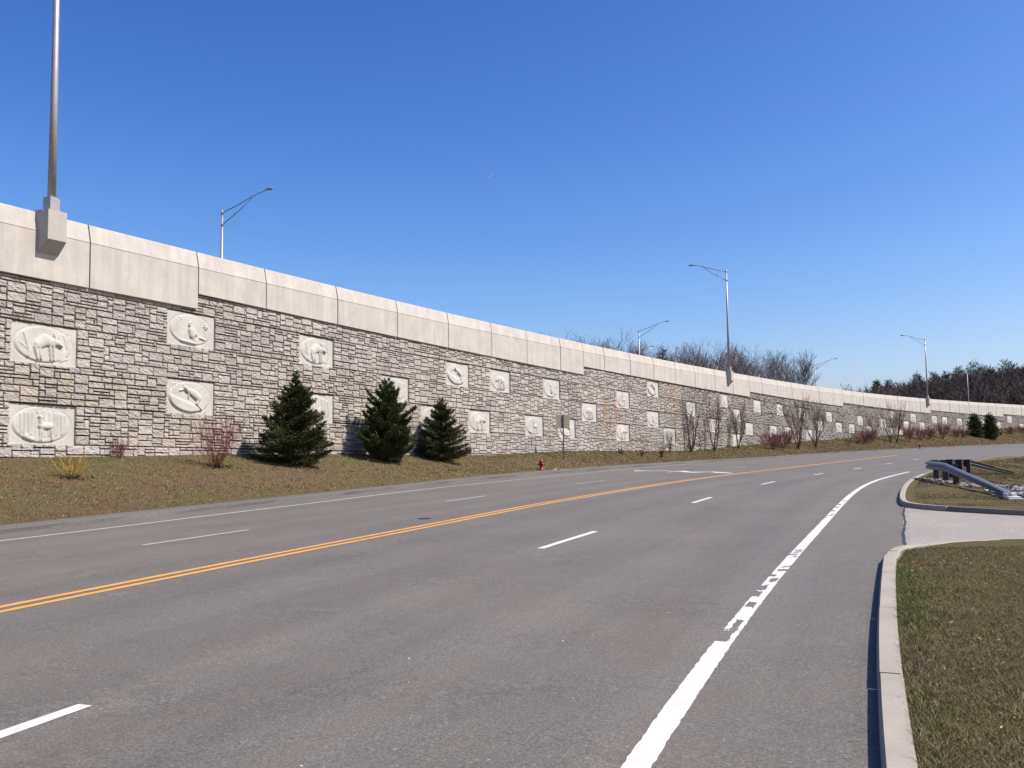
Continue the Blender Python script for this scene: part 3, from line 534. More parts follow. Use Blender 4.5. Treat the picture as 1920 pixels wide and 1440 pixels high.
def stone_geo(c, r, w_, h_):
    t0 = 11+c*U; near = t0 < 36; mid = t0 < 75
    g = .007 if near else .008; pn, tone, warmp, gapx = panel(c, r)
    a0, a1 = t0+g, t0+w_*U-g; lo = .0135+(gapx*.9 if r % 12 == 0 and t0 > 25 else 0)+rng.uniform(0, .005); b0, b1 = Z0+r*U+lo+.005, Z0+(r+h_)*U-.0065-rng.uniform(0, .004)
    if near: na, nb = 2+max(2, int(w_*1.1)), 2+max(2, int(h_*1.5)+ (h_ > 1))
    elif mid: na, nb = 2+2, 4
    else: na, nb = 4, 4 if h_ > 1 else 3
    e = .016 if near else .02
    ta = np.concatenate([[a0], np.linspace(a0+e, a1-e, na-2), [a1]]) if w_ > 0 else None
    tb = np.concatenate([[b0], np.linspace(b0+min(e, (b1-b0)*.3), b1-min(e, (b1-b0)*.3), nb-2), [b1]]) if nb > 3 else np.array([b0, (b0+b1)/2+.01, b1])
    A, Bz = np.meshgrid(ta, tb, indexing='ij'); shp = A.shape
    out = .068+pn+rng.uniform(-.008, .016)
    n = np.full(shp, out)+RS.uniform(-.011, .011, shp)*(1.2 if near else .7 if mid else .25)
    n[0, :] = out*.45; n[-1, :] = out*.45; n[:, 0] = out*.25; n[:, -1] = out*.5
    jj = 1 if near or mid else .3; A = A+RS.uniform(-.004, .004, shp)*jj; Bz = Bz+RS.uniform(-.0035, .0035, shp)*jj
    if near and na > 4: A[1:-1, 1:-1] += RS.uniform(-.006, .006, (na-2, nb-2))
    # skirt ring
    ring = [(i, 0) for i in range(na)]+[(na-1, j) for j in range(1, nb)]+[(i, nb-1) for i in range(na-2, -1, -1)]+[(0, j) for j in range(nb-2, 0, -1)]
    ra = np.array([A[i, j] for i, j in ring]); rb = np.array([Bz[i, j] for i, j in ring])
    tt = np.concatenate([A.ravel(), ra]); zc = np.concatenate([Bz.ravel(), rb]); nn = np.concatenate([n.ravel(), np.full(len(ring), -.035)])
    F = gridF(na, nb); idx = np.array([i*nb+j for i, j in ring]); k0 = na*nb; m_ = len(ring); j2 = (np.arange(m_)+1) % m_
    F2 = np.stack([idx, k0+np.arange(m_), k0+j2, idx[j2]], 1)
    z_mid = Z0+(r+h_/2)*U-TILT*t0
    warm = (t0 < 42 and z_mid < 4.9-.02*t0 and warmp < .75) or (60 < t0 < 85 and z_mid < 3.3) or warmp < .1
    q = tone*rng.uniform(.87, 1.13); wv_ = rng.random(); warm = warm and rng.random() < .7
    if warm: col_ = (q*1.09, q*1.03, q*(.92 if wv_ < .4 else .99))
    else: col_ = (q*1.03, q*(.985 if wv_ < .8 else 1.01), q*(.965 if wv_ < .6 else 1.0))
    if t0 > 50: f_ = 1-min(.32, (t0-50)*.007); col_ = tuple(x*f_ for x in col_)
    for (rt_, rz_, rw, rh) in ((71.3, 5.7, .9, .9), (58.9, 4.4, .5, 1.1), (60.5, 4.1, .35, 1.2), (71.0, 3.4, .5, .8)):
        if abs(t0-rt_) < rw*rng.uniform(.3, 1.1) and abs(z_mid-rz_) < rh: col_ = (q*1.0, q*.80, q*.64)
    return tt, zc-TILT*tt, nn, F[:, ::-1], F2[:, ::-1], col_
def proj_area(c, r, w_, h_):
    t = 11+(c+w_/2)*U; z = Z0+(r+h_/2)*U-TILT*t; p = WP(t, z); v = (Vector(p)-Vector((0, 0, EYE)))
    d = v.dot(fw); x = v.dot(Rv)/d*1734; y = v.dot(Uv)/d*1734
    if abs(x) > 970 or z < float(wbase(t)) or z > float(cbot(t)): return 0
    th = float(np.interp(t, T, _wt)); cosv = abs(v.normalized().dot(Vector((math.cos(th), -math.sin(th), 0))))
    return w_*h_*cosv/d**2
order = sorted(range(len(stones)), key=lambda i: -proj_area(*stones[i])) ; topset = set(order[:300])
AT, AZ_, AN, AF, AF2, AC, off_ = [], [], [], [], [], [], 0
for i, st in enumerate(stones):
    tt, z, nn, F, F2, c_ = stone_geo(*st)
    if i in topset:
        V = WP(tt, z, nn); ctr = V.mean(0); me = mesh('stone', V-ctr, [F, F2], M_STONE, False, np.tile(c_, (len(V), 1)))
        o = link('stone', me); o.parent = wall; o.location = Vector(ctr)-wall.location
    else:
        AT.append(tt); AZ_.append(z); AN.append(nn); AF.append(F+off_); AF2.append(F2+off_); AC.append(np.tile(c_, (len(tt), 1))); off_ += len(tt)
V = WP(np.concatenate(AT), np.concatenate(AZ_), np.concatenate(AN))
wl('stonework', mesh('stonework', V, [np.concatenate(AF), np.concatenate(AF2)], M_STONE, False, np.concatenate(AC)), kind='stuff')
print('stones', len(stones), 'verts', len(V))
# ------------------------------------------------------------------ pedestals and lamps
def wall_matrix(t, z, n):
    p = WP(t, z, n); th = float(np.interp(t, T, _wt)); t3 = Vector((math.sin(th), math.cos(th), 0)); n3 = Vector((math.cos(th), -math.sin(th), 0))
    Mx = Matrix((t3, -n3, Vector((0, 0, 1)))).transposed().to_4x4(); Mx.translation = Vector(p); return Mx
def pedestal(t):
    zt = float(wtop(t))
    b = MB(); hw = .40; pr = [(.62, .04), (.62, -.95), (.17, -1.36), (.0, -1.36), (.0, .04)]      # (out, z) section
    V = [(sx*(hw-.05*(k in (0, 1))), -o_, z_) for sx in (-1, 1) for k, (o_, z_) in enumerate(pr)]
    V += [(sx*(hw), -.42, z_) for sx in (-1, 1) for z_ in (.04, -.82)]
    F = [(0, 1, 2, 3, 4)[::-1], (5, 6, 7, 8, 9), (0, 1, 6, 5), (1, 2, 7, 6), (2, 3, 8, 7), (4, 0, 5, 9)]
    b.add(V[:10], F); b.box((0, .0, .0), 2*hw-.02, .8, .085)
    me = b.me('lamp_pedestal', M_PED); o = link('lamp_pedestal', me); o.parent = wall; o.matrix_local = Matrix.Translation(-wall.location)@wall_matrix(t, zt, .0); return o
def lamp_parts():
    """local frame: z up, arm reaches along +x; pole height 1 arm set separately"""
    b = MB(); b.box((0, 0, .22), .36, .36, .40); b.box((0, 0, .44), .30, .30, .06); b.box((0, 0, .01), .42, .42, .03)
    for sx in (-1, 1):
        for sy in (-1, 1): b.tube([(sx*.165, sy*.165, .42), (sx*.165, sy*.165, .49)], .02, 6)
    return b.me('transformer_base', M_ALU)
ME_BASE = lamp_parts(); LAMPM = {}
def lamp_meshes(H, L):
    key = (round(H, 1), L)
    if key in LAMPM: return LAMPM[key]
    b = MB(); b.tube([(0, 0, .46), (0, 0, H*.4), (0, 0, H)], [.132, .115, .07], 18); b.tube([(0, 0, H), (0, 0, H+.05)], [.07, .05], 12); pole = b.me('pole', M_ALU, True)
    b = MB(); c1 = [(.0, 0, H-.22), (.35*L, 0, H+.22), (.62*L, 0, H+.62), (.75*L, 0, H+.78), (.88*L, 0, H+.87), (L-.55, 0, H+.9)]
    b.tube(c1, [.036, .034, .032, .03, .028, .028], 8); b.tube([(0, 0, H-1.15), (.32*L, 0, H-.36), (.62*L, 0, H+.52)], [.034, .03, .028], 8)
    b.tube([(.25*L, 0, H+.08), (.25*L, 0, H-.54)], .014, 6)
    for z_ in (H-.22, H-1.15): b.tube([(0, 0, z_-.09), (0, 0, z_+.09)], .085, 12)
    arm = b.me('arm', M_GALV, True)
    b = MB(); X0 = L-.62; sec = [(0, .035, .03), (.12, .07, .05), (.28, .15, .085), (.5, .18, .10), (.68, .12, .075), (.76, .03, .03)]; V = []; n = 12
    for x_, wy_, hz_ in sec:
        for k in range(n): q = 2*math.pi*k/n; V.append((X0+x_, wy_*math.cos(q), H+.92+hz_*math.sin(q)*(1 if math.sin(q) > 0 else .6)))
    b.add(V, [(i*n+k, i*n+(k+1) % n, (i+1)*n+(k+1) % n, (i+1)*n+k) for i in range(len(sec)-1) for k in range(n)]+[tuple(range(n))[::-1], tuple((len(sec)-1)*n+k for k in range(n))])
    head = b.me('luminaire', M_GALV, True)
    b = MB(); b.lathe([(.12, .0), (.1, -.05), (.04, -.075)], 12, (X0+.5, 0, H+.865)); lens = b.me('lens', M_GLASS, True)
    LAMPM[key] = (pole, arm, head, lens); return LAMPM[key]
def street_lamp(loc, H, L, direction, label, group='street lamps along the elevated road'):
    t = thing('street_lamp', label, 'street lamp', loc, group, math.atan2(direction[1], direction[0])); pole, arm, head, lens = lamp_meshes(H, L)
    link('base', ME_BASE, t); link('pole', pole, t); link('arm', arm, t); h_ = link('luminaire', head, t); link('lens', lens, h_)
for t, lab in ((17.02, 'thick near lamp pole on the nearest wall pedestal, its top beyond the frame'), (84.4, 'tall street lamp on a wall pedestal, arm pointing left, before the bare tree line'), (155.75, 'farther street lamp on a wall pedestal, arm pointing left, before the dark wooded hill')):
    pedestal(t); zt = float(wtop(t)); p = WP(t, zt, .30); th = float(np.interp(t, T, _wt)); p[2] += .055
    street_lamp(tuple(p), 20.5-p[2], 4.0, (-math.cos(th), math.sin(th)), lab)
for (x, y, zt, lab, az) in ((-21.95, 69.4, 20.5, 'nearest lamp behind the coping with its arm reaching up to the right', 0.50), (19.7, 142, 20.5, 'street lamp with arm to the right rising behind the coping beside a dark evergreen', .58), (67.2, 204, 20.5, 'thin far street lamp with arm to the right, right of the bare trees', .75), (120.5, 244, 21.4, 'thin pole of a distant lamp against the dark wooded hill', .9), (22.6, 176, 20.6, 'tiny lamp head just above the coping behind another lamp pole', .6)):
    H = 11.6; street_lamp((x, y, zt-H), H, 5.0, (math.cos(az), -math.sin(az)), lab)
# ------------------------------------------------------------------ vegetation
def segmesh(name, P0, P1, R0, R1, material, tint=None, n=3):
    P0, P1, R0, R1 = map(lambda a: np.asarray(a, float), (P0, P1, R0, R1)); d = P1-P0; d /= np.linalg.norm(d, axis=1)[:, None]+1e-9
    ref = np.where(np.abs(d[:, 2:3]) < .9, [[0, 0, 1.]], [[1., 0, 0]]); a = np.cross(d, ref); a /= np.linalg.norm(a, axis=1)[:, None]; b = np.cross(d, a)
    q = 2*np.pi*np.arange(n)/n; ring = a[:, None]*np.cos(q)[None, :, None]+b[:, None]*np.sin(q)[None, :, None]
    V = np.stack([P0[:, None]+ring*R0[:, None, None], P1[:, None]+ring*R1[:, None, None]], 1).reshape(-1, 3)
    k = np.arange(n); f = np.stack([k, (k+1) % n, n+(k+1) % n, n+k], 1); F = (f[None]+(np.arange(len(P0))*2*n)[:, None, None]).reshape(-1, 4)
    tv = None if tint is None else np.repeat(np.asarray(tint, float), 2*n, 0)
    return mesh(name, V, F, material, False, tv)
def grow(rs, base, direction, length, rad, depth, out, spread=.5, upw=.25, kids=(2, 4), minr=.006, wig=.12, nseg=3):
    p = np.array(base, float); d = np.array(direction, float); d /= np.linalg.norm(d); r = rad; pts = [p.copy()]
    for i in range(nseg):
        d = d+rs.normal(0, wig, 3); d[2] += upw*.3; d /= np.linalg.norm(d); q = p+d*length/nseg; r2 = max(minr, r*(.80 if depth > 0 else .6)); out.append((p.copy(), q.copy(), r, r2)); p = q; r = r2; pts.append(p.copy())
    if depth <= 0: return
    for k in range(rs.randint(kids[0], kids[1]+1)):
        j = rs.randint(1, len(pts)); u = rs.normal(0, 1, 3); u -= u.dot(d)*d; u /= np.linalg.norm(u); nd = d+u*spread*rs.uniform(.6, 1.5); nd[2] += upw
        grow(rs, pts[j], nd, length*rs.uniform(.5, .8), max(minr, r*rs.uniform(.6, .85)), depth-1, out, spread, upw, kids, minr, wig, nseg)
    grow(rs, pts[-1], d, length*.72, max(minr, r), depth-1, out, spread, upw, kids, minr, wig, nseg)
def bare_tree(seed, H, R, minr=.022, depth=4, stems=1, kids=(2, 3)):
    rs = np.random.RandomState(seed); out = []
    for s_ in range(stems):
        d = np.array([rs.normal(0, .1)+(.35*math.cos(s_*2.4) if stems > 1 else 0), rs.normal(0, .1)+(.35*math.sin(s_*2.4) if stems > 1 else 0), 1.]); grow(rs, (0, 0, 0), d, H*.36, .016*H, depth, out, .55, .3, kids, minr, .1)
    P0 = np.array([o[0] for o in out]); P1 = np.array([o[1] for o in out]); R0 = np.array([o[2] for o in out]); R1 = np.array([o[3] for o in out])
    zmax = np.percentile(P1[:, 2], 99.5); k = H/zmax; rr_ = np.percentile(np.hypot(P1[:, 0], P1[:, 1]), 96); kx = R/rr_
    for A in (P0, P1): A[:, 2] *= k; A[:, 0] *= kx; A[:, 1] *= kx
    return P0, P1, R0, R1
def split_tree(name_crown, segs, material, tint, loc, label, cat, group, rot=0, scale=1., nm='bare_tree', thick=.045, trunk_name='trunk', n=3, cache=None):
    P0, P1, R0, R1 = segs; big = R0 > thick
    if cache is not None and cache in MC: mt, mc = MC[cache]
    else:
        mt = segmesh(trunk_name, P0[big], P1[big], R0[big], R1[big], material, tint[big], 5) if big.any() else None
        mc = segmesh(name_crown, P0[~big], P1[~big], R0[~big], R1[~big], material, tint[~big], n)
        if cache is not None: MC[cache] = (mt, mc)
    t = thing(nm, label, cat, loc, group, rot); t.scale = (scale,)*3
    if mt: link(trunk_name, mt, t)
    link(name_crown, mc, t); return t
MC = {}
def conifer(seed, H, R, N, kind='spruce', shape=.85, lean=0., ns=1.):
    rs = np.random.RandomState(seed); br = []
    z = .035*H
    while z < H*.985:
        f = z/H; Rz = R*(1-f)**shape*(1.0 if f > .12 else .80+f*1.6); nb = rs.randint(5, 8) if f < .85 else 4; a0 = rs.uniform(0, 6.28)
        for k in range(nb):
            a = a0+k*6.283/nb+rs.normal(0, .22); l = Rz*rs.uniform(.6, 1.13)*(1.25 if kind == 'pine' and rs.rand() < .22 else 1); br.append((z+rs.normal(0, .028*H), a, max(.06, l), (rs.uniform(-.1, .25) if kind == 'spruce' else rs.uniform(.02, .5))+.5*f))
        z += H*(.036 if kind == 'spruce' else .062)*(1.15-.5*f)*rs.uniform(.8, 1.2)
    br = np.array(br); L = br[:, 2]; pr = L**1.35/np.sum(L**1.35)
    idx = rs.choice(len(br), N, p=pr); u = rs.beta(1.5, 1.05, N); b = br[idx]
    az = b[:, 1]; d = np.stack([np.cos(az), np.sin(az), b[:, 3]], 1); d[:, 2] += (u-.4)*.35 if kind == 'pine' else (u-.5)*.2; side = np.stack([-np.sin(az), np.cos(az), 0*az], 1)
    c = np.stack([0*az, 0*az, b[:, 0]], 1)+d*(b[:, 2]*u)[:, None]
    wdt = (.34 if kind == 'spruce' else .26)*b[:, 2]*np.sin(np.clip((1-u)*.9+.12, 0, 1)*np.pi/1.15)
    # twigs: pull points into discrete side shoots
    sh = np.round(rs.uniform(-3, 3, N))/3; c = c+side*(wdt*sh*rs.uniform(.7, 1.1, N)+rs.normal(0, .018, N))[:, None]; c[:, 2] += rs.normal(0, .045, N)
    dirv = d*1.0+side*(sh*.9)[:, None]+rs.normal(0, .42 if kind == 'spruce' else .55, (N, 3)); dirv /= np.linalg.norm(dirv, axis=1)[:, None]
    l = ns*rs.uniform(.05, .12, N)*(1 if kind == 'spruce' else 1.5); w_ = l*(.16 if kind == 'spruce' else .12)
    sd = np.cross(dirv, rs.normal(0, 1, (N, 3))); sd /= np.linalg.norm(sd, axis=1)[:, None]
    V = np.stack([c-sd*w_[:, None], c+sd*w_[:, None], c+dirv*l[:, None]], 1).reshape(-1, 3)
    V[:, 0] += lean*V[:, 2]
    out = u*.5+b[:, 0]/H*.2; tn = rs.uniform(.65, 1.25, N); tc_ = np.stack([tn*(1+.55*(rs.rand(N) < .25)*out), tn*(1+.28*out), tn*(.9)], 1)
    F = np.arange(3*N).reshape(-1, 3)
    P0 = [(0, 0, b_[0]) for b_ in br]; P1 = [(math.cos(b_[1])*b_[2]*.93, math.sin(b_[1])*b_[2]*.93, b_[0]+b_[3]*b_[2]*.9) for b_ in br]
    return V, F, np.repeat(tc_, 3, 0), np.array(P0), np.array(P1), br
def conifer_thing(name, loc, H, R, N, kind, label, cat, seed, shape=.85, group=None, material=None, ns=1.):
    V, F, tn, P0, P1, br = conifer(seed, H, R, N, kind, shape, 0., ns)
    t = thing(name, label, cat, loc, group)
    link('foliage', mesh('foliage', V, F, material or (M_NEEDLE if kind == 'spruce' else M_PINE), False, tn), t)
    link('branches', segmesh('branches', P0, P1, np.full(len(P0), .012), np.full(len(P0), .004), M_BARK, np.ones((len(P0), 3))), t, 'stuff')
    b = MB(); b.tube([(0, 0, -.1), (0, 0, H*.5), (0, 0, H*.97)], [.022*H, .012*H, .003*H], 8); tk = b.me('trunk', M_BARK); link('trunk', tk, t); return t
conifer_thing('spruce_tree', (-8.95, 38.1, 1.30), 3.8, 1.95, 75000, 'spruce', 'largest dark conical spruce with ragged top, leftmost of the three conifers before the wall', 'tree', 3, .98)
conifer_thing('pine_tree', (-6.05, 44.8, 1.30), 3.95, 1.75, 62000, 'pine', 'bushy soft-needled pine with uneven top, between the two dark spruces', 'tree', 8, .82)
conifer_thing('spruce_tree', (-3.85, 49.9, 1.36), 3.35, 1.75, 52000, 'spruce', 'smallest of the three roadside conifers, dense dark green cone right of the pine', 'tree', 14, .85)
conifer_thing('evergreen_shrub', (83.64, 167.67, 3.6), 4.1, 1.8, 16000, 'spruce', 'far grey-green evergreen, left one of the pair near the end of the wall', 'tree', 21, .55, None, M_PINE, 2.2)
conifer_thing('evergreen_shrub', (86.9, 168.5, 3.1), 4.6, 2.0, 18000, 'spruce', 'far dark evergreen, right one of the pair near the end of the wall', 'tree', 22, .55, None, None, 2.2)
def shrub(loc, H, R, stems, seed, material, label, name='dogwood_shrub', cat='shrub', group=None, r0=.012, depth=2, mound=True, minr=.004, upright=.35, kids=(1, 2)):
    rs = np.random.RandomState(seed); out = []
    for k in range(stems):
        a = rs.uniform(0, 6.28); f = rs.uniform(.05, 1)**.6; d = np.array([math.cos(a)*R*f, math.sin(a)*R*f, H*rs.uniform(.75, 1.05)*(1-.3*f)]); l = np.linalg.norm(d)*.62
        b0 = (rs.normal(0, .06*R), rs.normal(0, .06*R), -.03); grow(rs, b0, d, l, r0*rs.uniform(.7, 1.2), depth, out, .25, upright, kids, minr, .06)
    P0 = np.array([o[0] for o in out]); P1 = np.array([o[1] for o in out]); R0 = np.array([o[2] for o in out]); R1 = np.array([o[3] for o in out])
    k = H/np.percentile(P1[:, 2], 98); P0[:, 2] *= k; P1[:, 2] *= k
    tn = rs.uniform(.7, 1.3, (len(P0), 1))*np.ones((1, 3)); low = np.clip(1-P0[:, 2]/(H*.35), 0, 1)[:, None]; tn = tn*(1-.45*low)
    t = thing(name, label, cat, loc, group); link('stems', segmesh('stems', P0, P1, R0, R1, material, tn, 3), t)
    if mound:
        n = 260; c = rs.normal(0, R*.22, (n, 3))*[1, 1, .12]; c[:, 2] = np.abs(c[:, 2])+.01; d = rs.normal(0, 1, (n, 3)); V = np.stack([c, c+d*.05, c+np.roll(d, 1, 1)*.05], 1).reshape(-1, 3)
        link('leaf_litter', mesh('litter', V, np.arange(3*n).reshape(-1, 3), M_SOIL), t, 'stuff')
    return t
shrub((-10.87, 33.97, 1.3), 1.95, 1.15, 46, 31, M_RED, 'large shrub of bare red stems in front of the wall, left of the biggest spruce', r0=.010)
shrub((-13.83, 32.6, 1.62), .72, .42, 26, 32, M_RED, 'small shrub of bare red stems at the foot of the wall below the relief panels', r0=.007)
shrub((-12.95, 27.37, 1.08), .72, .68, 44, 33, M_YTW, 'low shrub of bare yellow stems on the grass bank at far left', name='yellow_twig_shrub', r0=.0075)
BS = [((16.41, 85.4, 1.5), 6.2, 1.9, 41, 'tallest bare multi-stemmed tree against the wall, leftmost of the bare trees along its foot'), ((19.37, 89.06, 1.5), 5.6, 1.5, 42, 'bare two-stemmed tree against the wall, second from the left of the bare row'), ((23.19, 95.25, 1.8), 4.8, 1.1, 43, 'slim bare tree with fine upright twigs, third of the bare row by the wall'), ((32.35, 105.09, 1.7), 6.3, 1.6, 44, 'bare tree with a thick dark clump of stems right of the maroon bush'), ((36.27, 110.94, 1.85), 5.8, 1.5, 45, 'bare tree with forked base beside the thick clump of stems'), ((51.54, 132.6, 2.6), 4.3, 1.3, 46, 'bare shrub leaning right among maroon twigs in the distance'), ((55.4, 135.9, 2.4), 5.8, 1.2, 47, 'left one of two dark upright bare trees in the distance by the wall'), ((56.94, 137.2, 2.4), 6.4, 1.3, 48, 'right one of two dark upright bare trees in the distance by the wall')]
for loc, H, R, sd, lab in BS:
    segs = bare_tree(sd, H, R*1.1, .007, 4, 4 if sd in (41, 44, 45) else 3, (2, 3)); rs = np.random.RandomState(sd); tn = rs.uniform(.8, 1.2, (len(segs[0]), 1))*np.array([[1.5, 1.1, 1.1]])
    split_tree('twigs', segs, M_BARK, tn, loc, lab, 'bare tree', 'bare trees along the foot of the wall', thick=.028)
MS = [((28.0, 99.7, 1.7), 1.7, 1.3, 51, 'left half of the maroon bush at the wall foot before the clump of bare stems'), ((30.4, 103.8, 1.85), 1.9, 1.3, 52, 'right half of the maroon bush at the wall foot before the clump of bare stems'), ((48.0, 127.05, 2.3), 1.8, 1.2, 53, 'far maroon twiggy bush left of the leaning bare shrub'), ((50.0, 129.7, 2.4), 1.9, 1.0, 54, 'far maroon twiggy bush beside the leaning bare shrub'), ((60.3, 141.3, 2.6), 2.3, 1.1, 55, 'rounded maroon bush just right of the two dark upright trees'), ((64.9, 147.3, 2.85), 2.1, 1.3, 56, 'maroon bush behind the distant red hydrant'), ((67.9, 151.1, 3.0), 2.0, 1.2, 57, 'maroon bush right of the distant red hydrant'), ((72.3, 155.7, 3.1), 2.6, .9, 58, 'upright brown twiggy shrub between the maroon bushes and the evergreen pair'), ((77.2, 161.3, 3.4), 1.6, .9, 59, 'low brown shrub left of the evergreen pair'), ((79.7, 163.5, 3.4), 1.4, .9, 60, 'small dark shrub touching the left evergreen of the pair'), ((96.1, 178.9, 4.0), 1.5, .8, 61, 'maroon shrub on the bank near the right edge of the picture'), ((101.5, 184.4, 4.3), 1.5, 1.0, 62, 'rust brown shrub at the right edge of the picture below the wall')]
for loc, H, R, sd, lab in MS: shrub(loc, H*1.05, R*1.25, 22, sd, M_MAROON, lab, 'bare_shrub', 'shrub', 'maroon shrubs on the far bank', r0=.014, minr=.010, depth=3, mound=False, kids=(2, 3), upright=.2)
for loc, H, R, sd, lab in (((13.67, 81.04, 1.5), 2.1, .7, 71, 'thin bare shrub before a forest relief panel, left of the tallest bare tree'), ((8.43, 72.1, 1.4), .6, .25, 72, 'tiny bare sapling on the grass right of the sign'), ((10.27, 74.1, 1.2), .6, .25, 73, 'tiny brown sapling in the mulch, second right of the sign'), ((12.26, 76.6, 1.15), .7, .25, 74, 'tiny brown sapling in the mulch, third right of the sign'), ((43.85, 121.3, 2.1), 1.1, .7, 75, 'low orange-brown tuft on the far bank'), ((46.5, 125.0, 2.2), .8, .5, 76, 'small tuft beside the orange-brown one on the far bank')):
    shrub(loc, H, R, 14, sd, M_BARK, lab, 'sapling', 'shrub', None, r0=.014, minr=.008, depth=2, mound=False)
# tree line behind the elevated road
SEGS = [bare_tree(100+k, 16, 6.0, .02, 4, 1, (3, 5)) for k in range(6)]
def tl_z(y_top, D, x): return EYE+(850+.0132*(960-x)-y_top)/1734*D
rs = np.random.RandomState(77)
TL = [(1046, 627), (1062, 634), (1078, 631), (1092, 635), (1107, 633), (1121, 639), (1133, 634), (1150, 637), (1163, 641), (1171, 620), (1187, 648), (1203, 652), (1219, 646), (1233, 652), (1262, 651), (1276, 655), (1290, 648), (1303, 655), (1316, 641), (1326, 637), (1337, 641), (1349, 648), (1365, 655), (1377, 653), (1390, 657), (1402, 654), (1413, 656), (1424, 653), (1436, 656), (1448, 659), (1460, 661), (1474, 668), (1486, 662), (1499, 667), (1512, 675)]
for i, (x, y) in enumerate(TL):
    D = rs.uniform(185, 235); zt = tl_z(y, D, x); k = i % 6; sc_ = (zt-8.5)/16*rs.uniform(.98, 1.04)
    lab = 'tall thin bare tree standing above its neighbours left of a lamp arm' if x == 1171 else ('last spreading bare tree of the line, with open crooked branches' if x == 1486 else ('leafless grey tree in the stretch left of the far lamp' if x < 1190 else 'leafless grey tree between the two lamps on the skyline' if x < 1352 else 'leafless grey tree in the dense clump right of the tall lamp'))
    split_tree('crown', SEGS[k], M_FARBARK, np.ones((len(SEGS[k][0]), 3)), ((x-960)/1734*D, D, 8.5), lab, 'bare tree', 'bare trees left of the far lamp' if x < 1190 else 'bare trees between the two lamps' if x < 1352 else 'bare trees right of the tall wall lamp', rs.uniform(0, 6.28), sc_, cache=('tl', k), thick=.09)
D = 190; conifer_thing('fir_tree', ((1245-960)/1734*D, D, 9), tl_z(645, D, 1245)-9, 3.6, 9000, 'spruce', 'single dark evergreen among the bare trees behind the coping', 'tree', 90, .7, None, M_NEEDLE, 3.)
split_tree('crown', bare_tree(131, 9.6, 2.0, .014, 4, 1, (2, 3)), M_FARBARK, np.ones((9999, 3)), (35.6, 60, .0), 'bare tree mostly beyond the right edge with a few twigs reaching into the sky', 'bare tree', None, 1.1, thick=.06) if False else None
# wooded hill on the right
def hill_z(u, D):
    """u = X/Y slope of the view line, D = distance"""
    crest = np.interp(u, [-.2, .30, .36, .40, .44, .48, .55, .62, .9], [5, 9.5, 12.5, 16.5, 20, 23.5, 25.5, 27, 29]); f = np.clip((D-250)/170, 0, 1); return 7+(crest-7)*f*f*(3-2*f)
uu = np.linspace(-.3, 1.1, 80); DD = np.concatenate([np.arange(235, 440, 12), [470, 520, 600]]); UU, D2 = np.meshgrid(uu, DD, indexing='ij'); zz = hill_z(UU, D2)-np.clip((D2-450)/3, 0, 60)
link('hillside', mesh('hillside', np.stack([UU*D2, D2, zz], -1).reshape(-1, 3), gridF(80, len(DD)), M_SOIL, True), kind='structure')
SG2 = [bare_tree(200+k, 12.5, 6.2, .04, 3, 1, (4, 5)) for k in range(5)]; n = 560
u_ = rs.uniform(.31, .72, n); D_ = 262+170*rs.rand(n)**.75; A0, A1, B0, B1, TN = [], [], [], [], []
for i in range(n):
    P0, P1, R0, R1 = SG2[i % 5]; a = rs.uniform(0, 6.28); s_ = rs.uniform(.75, 1.1); ca, sa_ = math.cos(a), math.sin(a); Rm = np.array([[ca, sa_, 0], [-sa_, ca, 0], [0, 0, 1]])*s_; o_ = np.array([u_[i]*D_[i], D_[i], hill_z(u_[i], D_[i])-.3])
    A0.append(P0@Rm+o_); A1.append(P1@Rm+o_); B0.append(R0*1.25); B1.append(R1*1.25); c_ = np.array([(1, .82, .80), (.9, .8, .85), (1.05, .9, .75), (.75, .72, .75)][rs.randint(4)])*rs.uniform(.32, .62); TN.append(np.tile(c_, (len(P0), 1)))
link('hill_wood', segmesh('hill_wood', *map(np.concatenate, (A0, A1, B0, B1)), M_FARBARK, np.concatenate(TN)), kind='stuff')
for i, (x, y, H, R) in enumerate([(1645, 713, 9, 2.6), (1668, 713, 10, 3), (1722, 701, 11, 3.6), (1755, 699, 11, 3.6), (1776, 696, 12, 3), (1800, 688, 12, 4), (1829, 679, 15, 5.2), (1846, 686, 12, 5), (1862, 691, 10, 3), (1889, 676, 15, 5), (1902, 684, 12, 4), (1917, 690, 10, 4)]):
    D = 405; z_ = tl_z(y, D, x); conifer_thing('pine_tree', ((x-960)/1734*D, D, z_-H), H, R*1.1, 3800, 'pine', ['small lone dark evergreen at the low left end of the wooded skyline', 'dark pine low on the wooded skyline, second from its left end', 'dark pine on the wooded skyline just left of the lamp pole', 'dark pine on the wooded skyline just right of the lamp pole', 'pointed dark evergreen right of the lamp pole on the skyline', 'broad dark evergreen left of the thin distant pole', 'tallest wide pine on the skyline just right of the thin distant pole', 'pine crown leaning against the tallest skyline pine', 'low evergreen in the dip between the two tall skyline pines', 'tall pine on the skyline near the right edge', 'pine just right of the tall one near the right edge', 'evergreen cut off by the right edge on the skyline'][i], 'tree', 300+i, .45, None, M_HILLP) if False else conifer_thing('pine_tree', ((x-960)/1734*D, D, z_-H), H, R*1.1, 3800, 'pine', ['small lone dark evergreen at the low left end of the wooded skyline', 'dark pine low on the wooded skyline, second from its left end', 'dark pine on the wooded skyline just left of the lamp pole', 'dark pine on the wooded skyline just right of the lamp pole', 'pointed dark evergreen right of the lamp pole on the skyline', 'broad dark evergreen left of the thin distant pole', 'tallest wide pine on the skyline just right of the thin distant pole', 'pine crown leaning against the tallest skyline pine', 'low evergreen in the dip between the two tall skyline pines', 'tall pine on the skyline near the right edge', 'pine just right of the tall one near the right edge', 'evergreen cut off by the right edge on the skyline'][i], 'tree', 300+i, .5, None, M_NEEDLE, 5.)
